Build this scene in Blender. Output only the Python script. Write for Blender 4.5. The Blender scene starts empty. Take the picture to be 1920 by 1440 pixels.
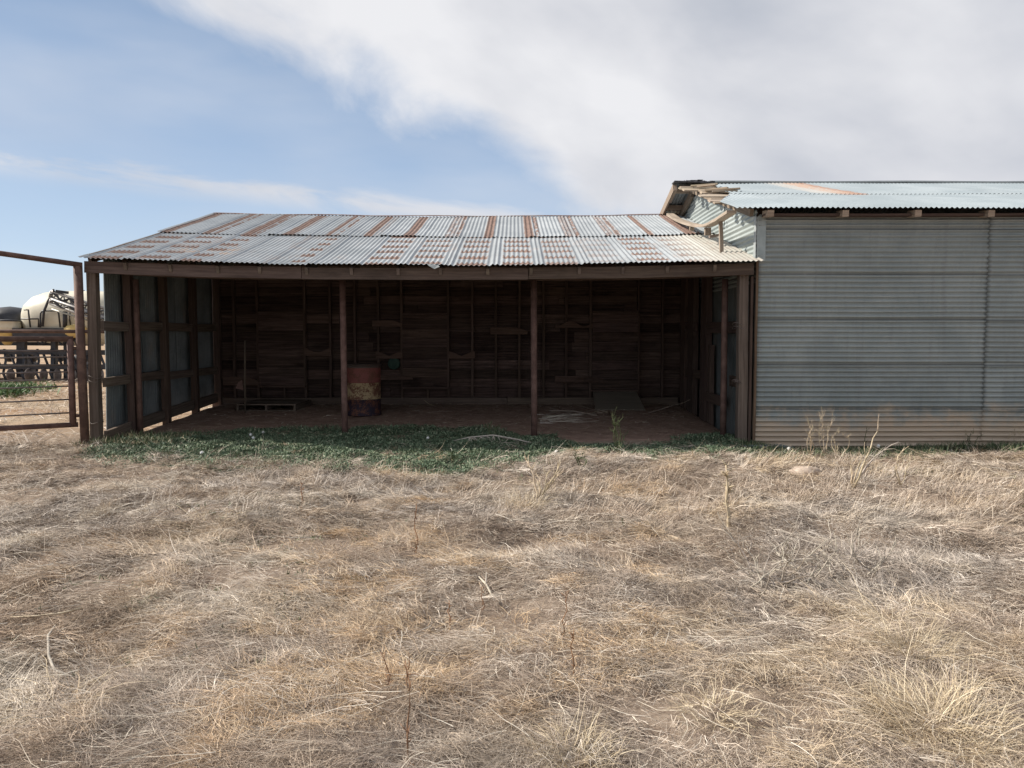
import bpy, math, random
import numpy as np
from mathutils import Vector, Matrix

S = bpy.context.scene
COL = S.collection
R = math.radians

# ------------------------------------------------------------------ camera
F, TH, H = 1443.0, R(3.49), 1.48
cam_d = bpy.data.cameras.new('camera'); cam_d.sensor_width = 36.0
cam_d.lens = 36.0 * F / 1920.0; cam_d.clip_start = 0.05; cam_d.clip_end = 9000
cam = bpy.data.objects.new('camera', cam_d); COL.objects.link(cam)
cam.location = (0, 0, H); cam.rotation_euler = (R(90) - TH, 0, 0)
S.camera = cam
S.view_settings.view_transform = 'Standard'; S.view_settings.look = 'None'
S.view_settings.exposure = 0.62; S.view_settings.gamma = 1.0
S.cycles.use_denoising = True
S.cycles.max_bounces = 6; S.cycles.diffuse_bounces = 3; S.cycles.glossy_bounces = 2; S.cycles.transparent_max_bounces = 4

# ------------------------------------------------------------------ sun and sky
SUN = Vector((-0.76, 0.12, 0.62)).normalized()
SUN_EL = math.asin(SUN.z); SUN_AZ = math.atan2(SUN.x, SUN.y)
sun_d = bpy.data.lights.new('sun', 'SUN'); sun_d.energy = 4.1; sun_d.angle = R(1.5); sun_d.color = (1.0, 0.92, 0.81)
sun = bpy.data.objects.new('sun', sun_d); COL.objects.link(sun)
sun.rotation_euler = SUN.to_track_quat('Z', 'Y').to_euler(); sun.location = SUN * 50


class G:
    """Small helper for writing node trees."""
    def __init__(s, nt): s.nt = nt; s.N = nt.nodes; s.Lk = nt.links
    def new(s, t, **k):
        n = s.N.new(t)
        for a, b in k.items(): setattr(n, a, b)
        return n
    def put(s, sock, v):
        if isinstance(v, bpy.types.NodeSocket): s.Lk.new(v, sock)
        elif v is not None:
            if isinstance(v, (tuple, list)) and len(v) == 3 and sock.type == 'RGBA': v = (*v, 1)
            sock.default_value = v
    def m(s, op, a, b=None, c=None, clamp=False):
        n = s.new('ShaderNodeMath', operation=op, use_clamp=clamp)
        s.put(n.inputs[0], a); s.put(n.inputs[1], b); s.put(n.inputs[2], c)
        return n.outputs[0]
    def vm(s, op, a, b=None):
        n = s.new('ShaderNodeVectorMath', operation=op)
        s.put(n.inputs[0], a); s.put(n.inputs[1], b)
        return n.outputs['Value'] if op == 'DOT_PRODUCT' else n.outputs[0]
    def noise(s, vec, scale=1.0, detail=4.0, rough=0.55, dist=0.0, out=0):
        n = s.new('ShaderNodeTexNoise'); s.put(n.inputs['Vector'], vec)
        s.put(n.inputs['Scale'], scale); s.put(n.inputs['Detail'], detail); s.put(n.inputs['Roughness'], rough); s.put(n.inputs['Distortion'], dist)
        return n.outputs[out]
    def mul(s, vec, k): return s.vm('MULTIPLY', vec, k)
    def ss(s, x, a, b):
        n = s.new('ShaderNodeMapRange', interpolation_type='SMOOTHSTEP'); s.put(n.inputs[0], x)
        s.put(n.inputs[1], a); s.put(n.inputs[2], b)
        return n.outputs[0]
    def mix(s, f, a, b, mode='MIX'):
        n = s.new('ShaderNodeMix', data_type='RGBA', blend_type=mode)
        s.put(n.inputs[0], f); s.put(n.inputs[6], a); s.put(n.inputs[7], b)
        return n.outputs[2]
    def ramp(s, f, stops):
        n = s.new('ShaderNodeValToRGB'); s.put(n.inputs[0], f); e = n.color_ramp.elements
        while len(e) < len(stops): e.new(0.5)
        for el, (p, c) in zip(e, stops): el.position = p; el.color = (*c, 1)
        return n.outputs[0]
    def uv(s): return s.new('ShaderNodeUVMap', uv_map='uv').outputs[0]
    def xyz(s, v):
        n = s.new('ShaderNodeSeparateXYZ'); s.put(n.inputs[0], v); return n.outputs
    def comb(s, x, y, z=0.0):
        n = s.new('ShaderNodeCombineXYZ'); s.put(n.inputs[0], x); s.put(n.inputs[1], y); s.put(n.inputs[2], z); return n.outputs[0]
    def attr(s, name='Col'): return s.new('ShaderNodeAttribute', attribute_name=name).outputs['Color']
    def pos(s): return s.new('ShaderNodeNewGeometry').outputs['Position']
    def bump(s, h, strength=0.3, dist=0.01):
        n = s.new('ShaderNodeBump'); s.put(n.inputs['Height'], h); n.inputs['Strength'].default_value = strength; n.inputs['Distance'].default_value = dist
        return n.outputs[0]
    def rnd(s, v):
        n = s.new('ShaderNodeTexWhiteNoise', noise_dimensions='1D'); s.put(n.inputs['W'], v); return n.outputs[0]


def at(px, py, Y):
    """The point at distance Y that the photograph shows at a pixel (1920 x 1440)."""
    xc = (px - 960) / F; yc = (720 - py) / F
    d = (xc, math.cos(TH) + yc * math.sin(TH), -math.sin(TH) + yc * math.cos(TH)); t = Y / d[1]
    return Vector((d[0] * t, Y, H + d[2] * t))
def gp(px, py, z=0.0):
    xc = (px - 960) / F; yc = (720 - py) / F
    d = (xc, math.cos(TH) + yc * math.sin(TH), -math.sin(TH) + yc * math.cos(TH)); t = (z - H) / d[2]
    return Vector((d[0] * t, d[1] * t, z))
def pdir(px, py): return at(px, py, 1.0) - Vector((0, 0, H))


world = bpy.data.worlds.new('World'); S.world = world; world.use_nodes = True
g = G(world.node_tree); g.N.clear()
sky = g.new('ShaderNodeTexSky', sky_type='NISHITA', sun_disc=False)
sky.sun_elevation = SUN_EL; sky.sun_rotation = SUN_AZ; sky.air_density = 1.0; sky.dust_density = 0.35; sky.ozone_density = 1.6
d = g.new('ShaderNodeTexCoord').outputs['Generated']
# the great cloud bank: one side of a great circle, with a ragged feathered edge
A, B = pdir(330, 10).normalized(), pdir(1090, 395).normalized()
nrm = A.cross(B).normalized()
if nrm.dot(pdir(1500, 100)) < 0: nrm = -nrm
along = (B - A).normalized()
h = g.vm('DOT_PRODUCT', d, tuple(nrm)); la = g.vm('DOT_PRODUCT', d, tuple(along))
sv = g.comb(g.m('MULTIPLY', la, 3.0), g.m('MULTIPLY', h, 5.5), g.m('MULTIPLY', g.vm('DOT_PRODUCT', d, tuple(nrm.cross(along))), 3.0))
n1 = g.noise(sv, 1.6, 7, 0.56, 0.35)
n2 = g.noise(g.mul(d, (1, 1, 1)), 5.0, 6, 0.55, 0.2)
edge = g.m('ADD', h, g.m('MULTIPLY', g.m('SUBTRACT', n1, 0.5), 0.16))
edge = g.m('ADD', edge, g.m('MULTIPLY', g.m('SUBTRACT', n2, 0.5), 0.065))
n4 = g.noise(d, 17.0, 5, 0.6, 0.3)
edge2 = g.m('ADD', edge, g.m('MULTIPLY', g.m('SUBTRACT', n4, 0.5), 0.022))
mask = g.m('MULTIPLY', g.ss(edge2, -0.03, 0.055), 0.97)
# thin wisps low on the left
A2, B2 = pdir(-30, 292).normalized(), pdir(800, 402).normalized()
nw = A2.cross(B2).normalized(); aw = (B2 - A2).normalized()
hw = g.vm('DOT_PRODUCT', d, tuple(nw)); lw = g.vm('DOT_PRODUCT', d, tuple(aw))
wn = g.noise(g.comb(g.m('MULTIPLY', lw, 3.2), g.m('MULTIPLY', hw, 16.0), 0.3), 1.5, 6, 0.6, 0.4)
wd = g.m('ADD', hw, g.m('MULTIPLY', g.m('SUBTRACT', wn, 0.5), 0.05))
wb = g.m('POWER', 2.718, g.m('MULTIPLY', g.m('POWER', g.m('DIVIDE', wd, 0.014), 2.0), -1.0))
wisp = g.m('MULTIPLY', g.m('MULTIPLY', wb, g.ss(wn, 0.28, 0.58)), 0.85)
veil = g.m('MULTIPLY', g.ss(g.noise(g.mul(d, (2, 2, 7)), 1.3, 4, 0.5), 0.35, 0.8), 0.34)
mask = g.m('MAXIMUM', g.m('MAXIMUM', mask, wisp), veil)
# cloud body: soft grey patches
cn = g.noise(sv, 1.1, 5, 0.5, 0.25); cn2 = g.noise(g.mul(d, (1.5, 1.5, 3.0)), 2.3, 5, 0.5)
cf = g.m('ADD', g.m('MULTIPLY', cn, 0.6), g.m('MULTIPLY', cn2, 0.4))
deep = g.ss(edge, 0.10, 0.55)
cf = g.m('SUBTRACT', cf, g.m('MULTIPLY', deep, 0.13))
ccol = g.ramp(cf, [(0.27, (0.335, 0.355, 0.40)), (0.37, (0.395, 0.408, 0.445)), (0.48, (0.48, 0.485, 0.51)), (0.60, (0.565, 0.565, 0.58))])
dz = g.xyz(d)[2]   # thin high haze pales the clear sky towards the horizon
pale = g.ramp(g.m('MULTIPLY', dz, 1.6), [(0.0, (4.1, 4.8, 5.6)), (0.14, (3.4, 4.25, 5.45)), (0.36, (2.45, 3.25, 4.55)), (0.85, (1.45, 2.05, 3.05))])
skyc = g.mix(0.82, sky.outputs[0], pale)
bg1 = g.new('ShaderNodeBackground'); g.put(bg1.inputs[0], skyc); bg1.inputs[1].default_value = 0.098
bg2 = g.new('ShaderNodeBackground'); g.put(bg2.inputs[0], ccol); bg2.inputs[1].default_value = 1.0
mx = g.new('ShaderNodeMixShader'); g.put(mx.inputs[0], mask); g.Lk.new(bg1.outputs[0], mx.inputs[1]); g.Lk.new(bg2.outputs[0], mx.inputs[2])
wo = g.new('ShaderNodeOutputWorld'); g.Lk.new(mx.outputs[0], wo.inputs[0])

random.seed(7); rng = np.random.default_rng(11)

# ------------------------------------------------------------------ materials
def newmat(name, rough=0.85, metal=0.0, spec=0.3):
    m = bpy.data.materials.new(name); m.use_nodes = True
    b = m.node_tree.nodes['Principled BSDF']
    b.inputs['Roughness'].default_value = rough; b.inputs['Metallic'].default_value = metal
    b.inputs['Specular IOR Level'].default_value = spec
    return m, G(m.node_tree), b

def wood(name, c1, c2, dark, stain=0.5):
    m, g, b = newmat(name, 0.9, 0, 0.15)
    uv = g.uv()
    gr = g.noise(g.mul(uv, (1.3, 34.0, 1.0)), 1.0, 6, 0.65, 0.6)
    big = g.noise(g.mul(uv, (0.9, 2.2, 1.0)), 1.3, 5, 0.6)
    c = g.mix(g.ss(gr, 0.3, 0.72), c1, c2)
    c = g.mix(g.m('MULTIPLY', g.ss(big, 0.5, 0.75), stain), c, dark)
    crack = g.ss(g.noise(g.mul(uv, (0.7, 55.0, 1.0)), 1.0, 3, 0.7, 0.9), 0.62, 0.72)
    c = g.mix(g.m('MULTIPLY', crack, 0.7), c, tuple(v * 0.35 for v in dark))
    c = g.mix(1.0, c, g.attr(), 'MULTIPLY')
    g.put(b.inputs['Base Color'], c)
    g.put(b.inputs['Normal'], g.bump(gr, 0.5, 0.006))
    return m

def flat(name, c1, c2, scale=6.0, rough=0.7, metal=0.0, spec=0.4, bump=0.2):
    m, g, b = newmat(name, rough, metal, spec)
    p = g.pos(); n = g.noise(p, scale, 6, 0.6, 0.2)
    c = g.mix(g.ss(n, 0.35, 0.68), c1, c2)
    g.put(b.inputs['Base Color'], g.mix(1.0, c, g.attr(), 'MULTIPLY'))
    g.put(b.inputs['Normal'], g.bump(g.noise(p, scale * 6, 4, 0.6), bump, 0.004))
    return m

def blade_mat(name, rough=0.75, trans=0.0):
    m, g, b = newmat(name, rough, 0, 0.25)
    g.put(b.inputs['Base Color'], g.attr())
    return m

def dist_rust(g, p, c, amt):
    return c

M = {}
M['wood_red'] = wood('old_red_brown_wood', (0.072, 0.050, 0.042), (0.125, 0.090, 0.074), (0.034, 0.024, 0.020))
M['wood_grey'] = wood('weathered_grey_wood', (0.22, 0.175, 0.14), (0.36, 0.30, 0.245), (0.11, 0.085, 0.068), 0.4)
M['wood_pale'] = wood('sun_bleached_wood', (0.29, 0.24, 0.185), (0.42, 0.355, 0.28), (0.15, 0.115, 0.088), 0.45)
M['wood_fascia'] = wood('dark_fascia_wood', (0.085, 0.062, 0.053), (0.145, 0.11, 0.092), (0.04, 0.03, 0.025), 0.6)
M['wood_post'] = wood('dark_weathered_post', (0.10, 0.078, 0.064), (0.185, 0.15, 0.125), (0.05, 0.038, 0.031), 0.5)
M['sill'] = wood('dirt_stained_sill', (0.10, 0.078, 0.064), (0.185, 0.145, 0.12), (0.045, 0.034, 0.028), 0.7)
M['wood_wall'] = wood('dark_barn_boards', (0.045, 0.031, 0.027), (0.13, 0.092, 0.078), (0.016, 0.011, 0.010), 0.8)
M['pipe'] = flat('rusty_pipe', (0.10, 0.06, 0.05), (0.17, 0.105, 0.085), 9, 0.75, 0.2, 0.4)
M['pipe_grey'] = flat('dull_bar', (0.12, 0.10, 0.095), (0.2, 0.17, 0.155), 9, 0.6, 0.4)
M['black'] = flat('black_paint', (0.014, 0.015, 0.02), (0.035, 0.035, 0.042), 5, 0.5, 0, 0.5)
M['tank'] = flat('cream_plastic', (0.56, 0.52, 0.41), (0.72, 0.68, 0.56), 1.6, 0.45, 0, 0.4, 0.02)
M['yellow'] = flat('yellow_plastic', (0.60, 0.44, 0.16), (0.66, 0.50, 0.22), 2, 0.5)
M['boom'] = flat('grey_boom_steel', (0.27, 0.265, 0.25), (0.38, 0.37, 0.355), 4, 0.5, 0.3)
M['dead'] = flat('dead_stalk', (0.44, 0.36, 0.25), (0.60, 0.51, 0.38), 30, 0.85, 0, 0.2)
M['dead_brown'] = flat('brown_stalk', (0.22, 0.12, 0.07), (0.34, 0.21, 0.13), 30, 0.85, 0, 0.2)
M['bleached'] = flat('bleached_twig', (0.36, 0.32, 0.27), (0.52, 0.47, 0.40), 25, 0.85, 0, 0.2)
M['greenstem'] = flat('green_stem', (0.055, 0.075, 0.035), (0.11, 0.13, 0.065), 25, 0.8, 0, 0.2)
M['puff'] = flat('seed_fluff', (0.80, 0.80, 0.78), (0.86, 0.86, 0.84), 60, 0.95, 0, 0.1)
M['stone'] = flat('pinkish_stone', (0.40, 0.32, 0.26), (0.52, 0.44, 0.37), 14, 0.9, 0, 0.2, 0.5)
M['greendisc'] = flat('dull_green_paint', (0.018, 0.05, 0.038), (0.03, 0.072, 0.054), 14, 0.7)
M['tar'] = flat('torn_tar_paper', (0.05, 0.05, 0.055), (0.15, 0.15, 0.16), 12, 0.9, 0, 0.2, 0.6)
M['ply'] = wood('dusty_plywood', (0.17, 0.145, 0.12), (0.25, 0.215, 0.18), (0.10, 0.082, 0.067), 0.4)
M['blade'] = blade_mat('grass_blade', 0.75)
M['leaf'] = blade_mat('weed_leaf', 0.55)
M['strip'] = flat('pale_sheet_strip', (0.15, 0.185, 0.20), (0.22, 0.26, 0.275), 6, 0.5, 0.4)
M['trim'] = flat('galvanised_flashing', (0.30, 0.33, 0.335), (0.38, 0.41, 0.415), 5, 0.5, 0.35, 0.4, 0.1)

def galv(name, c1, c2, rough=0.5, metal=0.35):
    m, g, b = newmat(name, rough, metal, 0.4)
    uv = g.uv(); p = g.pos()
    n = g.noise(p, 1.4, 5, 0.6, 0.3); f = g.noise(g.mul(uv, (3.0, 16.0, 1)), 1.5, 4, 0.6)
    c = g.mix(g.ss(n, 0.32, 0.7), c1, c2)
    c = g.mix(g.m('MULTIPLY', g.ss(f, 0.45, 0.8), 0.35), c, tuple(v * 0.78 for v in c1))
    c = g.mix(1.0, c, g.attr(), 'MULTIPLY')
    return m, g, b, c, uv, p

# barn wall: galvanised, splashed with red dirt near the ground
m, g, b, c, uv, p = galv('galvanised_barn_wall', (0.285, 0.325, 0.33), (0.365, 0.402, 0.402))
z = g.xyz(p)[2]
st = g.m('ADD', z, g.m('MULTIPLY', g.m('SUBTRACT', g.noise(g.mul(p, (1.2, 1, 2)), 2.2, 8, 0.7), 0.5), 0.95))
st = g.m('ADD', st, g.m('MULTIPLY', g.m('SUBTRACT', g.noise(g.mul(p, (9, 1, 2)), 1.0, 4, 0.7), 0.5), 0.35))
runs = g.ss(g.noise(g.mul(p, (7.0, 1, 0.35)), 1.3, 6, 0.7), 0.50, 0.72)
c = g.mix(g.m('MULTIPLY', runs, 0.30), c, (0.20, 0.215, 0.21))
chalk = g.ss(g.noise(g.mul(p, (0.8, 1, 1.1)), 0.9, 6, 0.65), 0.50, 0.72)
c = g.mix(g.m('MULTIPLY', chalk, 0.22), c, (0.44, 0.465, 0.46))
c = g.mix(g.m('MULTIPLY', g.m('SUBTRACT', 1.0, g.ss(st, 0.20, 0.60)), 0.93), c, (0.54, 0.445, 0.345))
spl = g.ss(g.noise(p, 9.0, 4, 0.7), 0.66, 0.74)
c = g.mix(g.m('MULTIPLY', spl, 0.35), c, (0.5, 0.52, 0.52))
g.put(b.inputs['Base Color'], c); g.put(b.inputs['Roughness'], 0.62)
M['barnwall'] = m
m, g, b, c, uv, p = galv('galvanised_gable', (0.36, 0.41, 0.405), (0.46, 0.51, 0.505)); g.put(b.inputs['Base Color'], c); M['gable'] = m
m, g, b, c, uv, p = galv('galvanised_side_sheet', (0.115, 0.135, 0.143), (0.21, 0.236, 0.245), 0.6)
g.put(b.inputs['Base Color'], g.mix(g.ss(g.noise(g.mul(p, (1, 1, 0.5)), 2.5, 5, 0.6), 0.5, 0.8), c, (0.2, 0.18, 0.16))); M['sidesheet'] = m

def rust_cols(g, p):
    return g.mix(g.ss(g.noise(p, 14, 5, 0.65), 0.35, 0.7), (0.125, 0.070, 0.053), (0.25, 0.152, 0.114))

SHW = 0.61
# lower course of the shed roof: rows of rust spots on each sheet
m, g, b, c, uv, p = galv('rusty_roof_sheets_with_spot_rows', (0.30, 0.33, 0.35), (0.40, 0.43, 0.45), 0.6, 0.15)
x, v, _ = g.xyz(uv)
su = g.m('DIVIDE', x, SHW); cell = g.m('FLOOR', su); fu = g.m('FRACT', su)
r1 = g.rnd(cell); r2 = g.rnd(g.m('ADD', cell, 31.7))
wob = g.noise(p, 7.0, 5, 0.75)
wid = g.noise(p, 3.1, 4, 0.6)
rowv = g.m('ADD', g.m('DIVIDE', v, 0.50), g.m('ADD', g.m('MULTIPLY', r1, 0.5), g.m('MULTIPLY', g.m('SUBTRACT', wob, 0.5), 0.42)))
fv = g.m('ABSOLUTE', g.m('SUBTRACT', g.m('FRACT', rowv), 0.5))
ph = g.m('COSINE', g.m('MULTIPLY', x, 2 * math.pi / 0.0678))
half = g.m('ADD', 0.215, g.m('MULTIPLY', ph, 0.06))
half = g.m('ADD', half, g.m('ADD', g.m('MULTIPLY', g.m('SUBTRACT', r2, 0.5), 0.05), g.m('MULTIPLY', g.m('SUBTRACT', wid, 0.5), 0.40)))
row = g.m('SUBTRACT', 1.0, g.ss(fv, g.m('SUBTRACT', half, 0.06), g.m('ADD', half, 0.03)))
ub = g.m('MULTIPLY', g.ss(fu, g.m('ADD', 0.13, g.m('MULTIPLY', r2, 0.1)), g.m('ADD', 0.2, g.m('MULTIPLY', r2, 0.1))), g.m('SUBTRACT', 1.0, g.ss(fu, 0.84, 0.92)))
on = g.ss(r2, 0.06, 0.14)
pat = g.ss(g.noise(p, 2.3, 5, 0.65), 0.12, 0.34)
# plainer replaced sheets towards the left, a burnt-looking patch beside them
xx = g.xyz(p)[0]; yy = g.xyz(p)[1]
plain = g.m('MULTIPLY', g.ss(xx, -4.15, -4.1), g.m('SUBTRACT', 1.0, g.ss(xx, -3.0, -2.95)))
faded = g.ss(xx, 2.1, 2.8)
rust = g.m('MULTIPLY', g.m('MULTIPLY', g.m('MULTIPLY', row, ub), on), pat)
rust = g.m('MULTIPLY', rust, g.m('SUBTRACT', 1.0, g.m('MULTIPLY', plain, 0.93)))
rust = g.m('MULTIPLY', rust, g.m('SUBTRACT', 1.0, g.m('MULTIPLY', faded, 0.75)))
tan = g.m('MULTIPLY', g.m('MULTIPLY', g.ss(g.noise(g.mul(p, (1.6, 3, 1)), 1.4, 5, 0.6), 0.48, 0.62), g.m('SUBTRACT', 1.0, g.ss(g.m('ABSOLUTE', g.m('ADD', xx, 4.4)), 0.3, 0.55))), g.m('SUBTRACT', 1.0, g.ss(g.m('ABSOLUTE', g.m('SUBTRACT', yy, 11.2)), 0.25, 0.6)))
c = g.mix(g.m('MULTIPLY', tan, 0.85), c, (0.50, 0.36, 0.26))
c = g.mix(g.m('MULTIPLY', faded, 0.55), c, (0.62, 0.58, 0.49))
lapd = g.m('MULTIPLY', g.ss(g.m('ABSOLUTE', g.m('SUBTRACT', fu, 0.04)), 0.02, 0.0), 0.4)
c = g.mix(lapd, c, (0.2, 0.17, 0.16))
wash = g.ss(g.noise(g.mul(p, (2.2, 0.9, 1)), 1.9, 6, 0.68), 0.52, 0.70)
c = g.mix(g.m('MULTIPLY', wash, 0.45), c, (0.36, 0.27, 0.22))
c = g.mix(g.m('MULTIPLY', rust, 0.92), c, rust_cols(g, p))
g.put(b.inputs['Base Color'], c); g.put(b.inputs['Roughness'], g.m('ADD', 0.5, g.m('MULTIPLY', rust, 0.4))); g.put(b.inputs['Metallic'], g.m('MULTIPLY', g.m('SUBTRACT', 1.0, rust), 0.25))
M['roof_low'] = m
# upper course: rust runs down at every lap
m, g, b, c, uv, p = galv('rusty_roof_sheets_with_lap_streaks', (0.30, 0.33, 0.35), (0.40, 0.43, 0.45), 0.6, 0.15)
x, v, _ = g.xyz(uv)
wx = g.m('ADD', x, g.m('MULTIPLY', g.m('SUBTRACT', g.noise(g.mul(p, (3, 1.2, 1)), 2.5, 4, 0.7), 0.5), 0.05))
su = g.m('DIVIDE', wx, 0.66); cell = g.m('FLOOR', su); fu = g.m('FRACT', su)
r1 = g.rnd(cell); r2 = g.rnd(g.m('ADD', cell, 5.3)); r3 = g.rnd(g.m('ADD', cell, 77.1))
s1 = g.m('SUBTRACT', 1.0, g.ss(g.m('ABSOLUTE', g.m('SUBTRACT', fu, 0.22)), g.m('ADD', 0.055, g.m('MULTIPLY', r1, 0.06)), g.m('ADD', 0.095, g.m('MULTIPLY', r1, 0.07))))
s2 = g.m('MULTIPLY', g.m('SUBTRACT', 1.0, g.ss(g.m('ABSOLUTE', g.m('SUBTRACT', fu, 0.43)), 0.035, 0.085)), g.ss(r2, 0.25, 0.5))
brk = g.ss(g.noise(g.mul(p, (4, 1.3, 1)), 3.0, 5, 0.7), 0.40, 0.50)
s2 = g.m('MULTIPLY', s2, brk)
s1 = g.m('MULTIPLY', s1, g.m('MAXIMUM', g.ss(r3, 0.12, 0.25), g.m('MULTIPLY', brk, 0.7)))
rust = g.m('MAXIMUM', s1, s2)
c = g.mix(g.m('MULTIPLY', rust, 0.92), c, rust_cols(g, p))
g.put(b.inputs['Base Color'], c); g.put(b.inputs['Roughness'], g.m('ADD', 0.5, g.m('MULTIPLY', rust, 0.4))); g.put(b.inputs['Metallic'], g.m('MULTIPLY', g.m('SUBTRACT', 1.0, rust), 0.25))
M['roof_up'] = m
m, g, b = newmat('ridge_rust', 0.85, 0, 0.2)
p = g.pos(); g.put(b.inputs['Base Color'], g.mix(g.ss(g.noise(p, 2.5, 4, 0.6), 0.5, 0.7), rust_cols(g, p), (0.42, 0.42, 0.42))); M['ridge'] = m
# barn roof: clean blue-grey galvanise with one long rust run
m, g, b, c, uv, p = galv('pale_barn_roof_sheets', (0.27, 0.32, 0.35), (0.335, 0.385, 0.415), 0.55, 0.2)
xx, yy, zz = g.xyz(p)
ln = g.m('SUBTRACT', xx, g.m('ADD', 5.05, g.m('MULTIPLY', g.m('SUBTRACT', 13.9, yy), 0.12)))
ln = g.m('ADD', ln, g.m('MULTIPLY', g.m('SUBTRACT', g.noise(g.mul(p, (3, 1, 1)), 3, 4, 0.6), 0.5), 0.16))
rs = g.m('MULTIPLY', g.m('SUBTRACT', 1.0, g.ss(g.m('ABSOLUTE', ln), 0.14, 0.26)), g.ss(yy, 11.9, 12.1))
c = g.mix(g.m('MULTIPLY', rs, g.ss(g.noise(p, 5, 5, 0.7), 0.25, 0.55)), c, (0.33, 0.195, 0.14))
halo = g.m('MULTIPLY', g.m('SUBTRACT', 1.0, g.ss(g.m('ABSOLUTE', g.m('ADD', ln, 0.2)), 0.2, 0.36)), g.ss(yy, 11.9, 12.4))
c = g.mix(g.m('MULTIPLY', halo, 0.4), c, (0.58, 0.50, 0.42))
g.put(b.inputs['Base Color'], c); M['barnroof'] = m

# ground: matted straw over brown soil (the colour patches come with the mesh)
m, g, b = newmat('dry_pasture_soil', 0.95, 0, 0.1)
p = g.pos()
n = g.noise(g.mul(p, (1, 1.6, 1)), 9.0, 8, 0.7, 0.6); n3 = g.noise(g.mul(p, (1, 2.2, 1)), 46.0, 5, 0.7, 1.2); nb = g.noise(p, 0.8, 5, 0.6, 0.3)
c = g.mix(g.ss(n, 0.3, 0.7), (0.21, 0.158, 0.122), (0.36, 0.285, 0.222))
c = g.mix(g.ss(n3, 0.5, 0.68), c, (0.46, 0.385, 0.305))
c = g.mix(g.m('MULTIPLY', g.ss(nb, 0.52, 0.7), 0.5), c, (0.20, 0.13, 0.09))
yv = g.xyz(p)[1]
far = g.mix(g.ss(g.noise(g.mul(p, (0.3, 1.2, 1)), 0.5, 6, 0.65), 0.4, 0.62), (0.36, 0.245, 0.16), (0.42, 0.33, 0.235))
c = g.mix(g.m('MULTIPLY', g.ss(yv, 10.0, 13.5), 1.0), c, far)
g.put(b.inputs['Base Color'], c); g.put(b.inputs['Normal'], g.bump(g.m('ADD', n, g.m('MULTIPLY', n3, 0.6)), 0.8, 0.03)); M['ground'] = m
m, g, b = newmat('bare_red_dirt', 0.95, 0, 0.1)
p = g.pos(); n = g.noise(p, 5.0, 8, 0.7, 0.3); n2 = g.noise(g.mul(p, (1, 2.5, 1)), 30.0, 4, 0.7, 0.8)
c = g.mix(g.ss(n, 0.3, 0.72), (0.215, 0.142, 0.112), (0.36, 0.252, 0.20))
c = g.mix(g.m('MULTIPLY', g.ss(n2, 0.60, 0.70), 0.6), c, (0.34, 0.26, 0.2))
g.put(b.inputs['Base Color'], c); g.put(b.inputs['Normal'], g.bump(g.m('ADD', n, g.m('MULTIPLY', n2, 0.4)), 0.7, 0.03)); M['dirt'] = m
# drum paint bands, each flaked to rust
def drum_paint(name, col, thr):
    m, g, b = newmat(name, 0.7, 0, 0.3)
    p = g.pos(); n = g.m('ADD', g.m('MULTIPLY', g.noise(p, 8.0, 3, 0.5), 0.45), g.m('MULTIPLY', g.noise(p, 42.0, 6, 0.8), 0.55))
    g.put(b.inputs['Base Color'], g.mix(g.ss(n, thr, thr + 0.06), col, (0.13, 0.055, 0.036)))
    g.put(b.inputs['Normal'], g.bump(n, 0.4, 0.006))
    return m
M['drum_red'] = drum_paint('flaked_red_paint', (0.20, 0.068, 0.058), 0.50)
M['drum_yellow'] = drum_paint('flaked_yellow_paint', (0.36, 0.28, 0.16), 0.46)
M['drum_navy'] = drum_paint('flaked_navy_paint', (0.024, 0.017, 0.030), 0.48)
M['drum_lid'] = drum_paint('rusted_lid', (0.08, 0.06, 0.05), 0.55)

# ------------------------------------------------------------------ mesh helpers
def tag(o, label=None, cat=None, group=None, kind=None):
    if label: o['label'] = label
    if cat: o['category'] = cat
    if group: o['group'] = group
    if kind: o['kind'] = kind
    return o

def thing(name, loc, label, cat, group=None):
    o = bpy.data.objects.new(name, None); COL.objects.link(o); o.location = loc
    o.empty_display_size = 0.1
    return tag(o, label, cat, group)

def link(name, me, parent=None):
    o = bpy.data.objects.new(name, me); COL.objects.link(o)
    if parent is not None:
        o.parent = parent
        o.matrix_parent_inverse = Matrix.Translation(-parent.location)   # geometry is given in world coordinates
    return o

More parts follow.
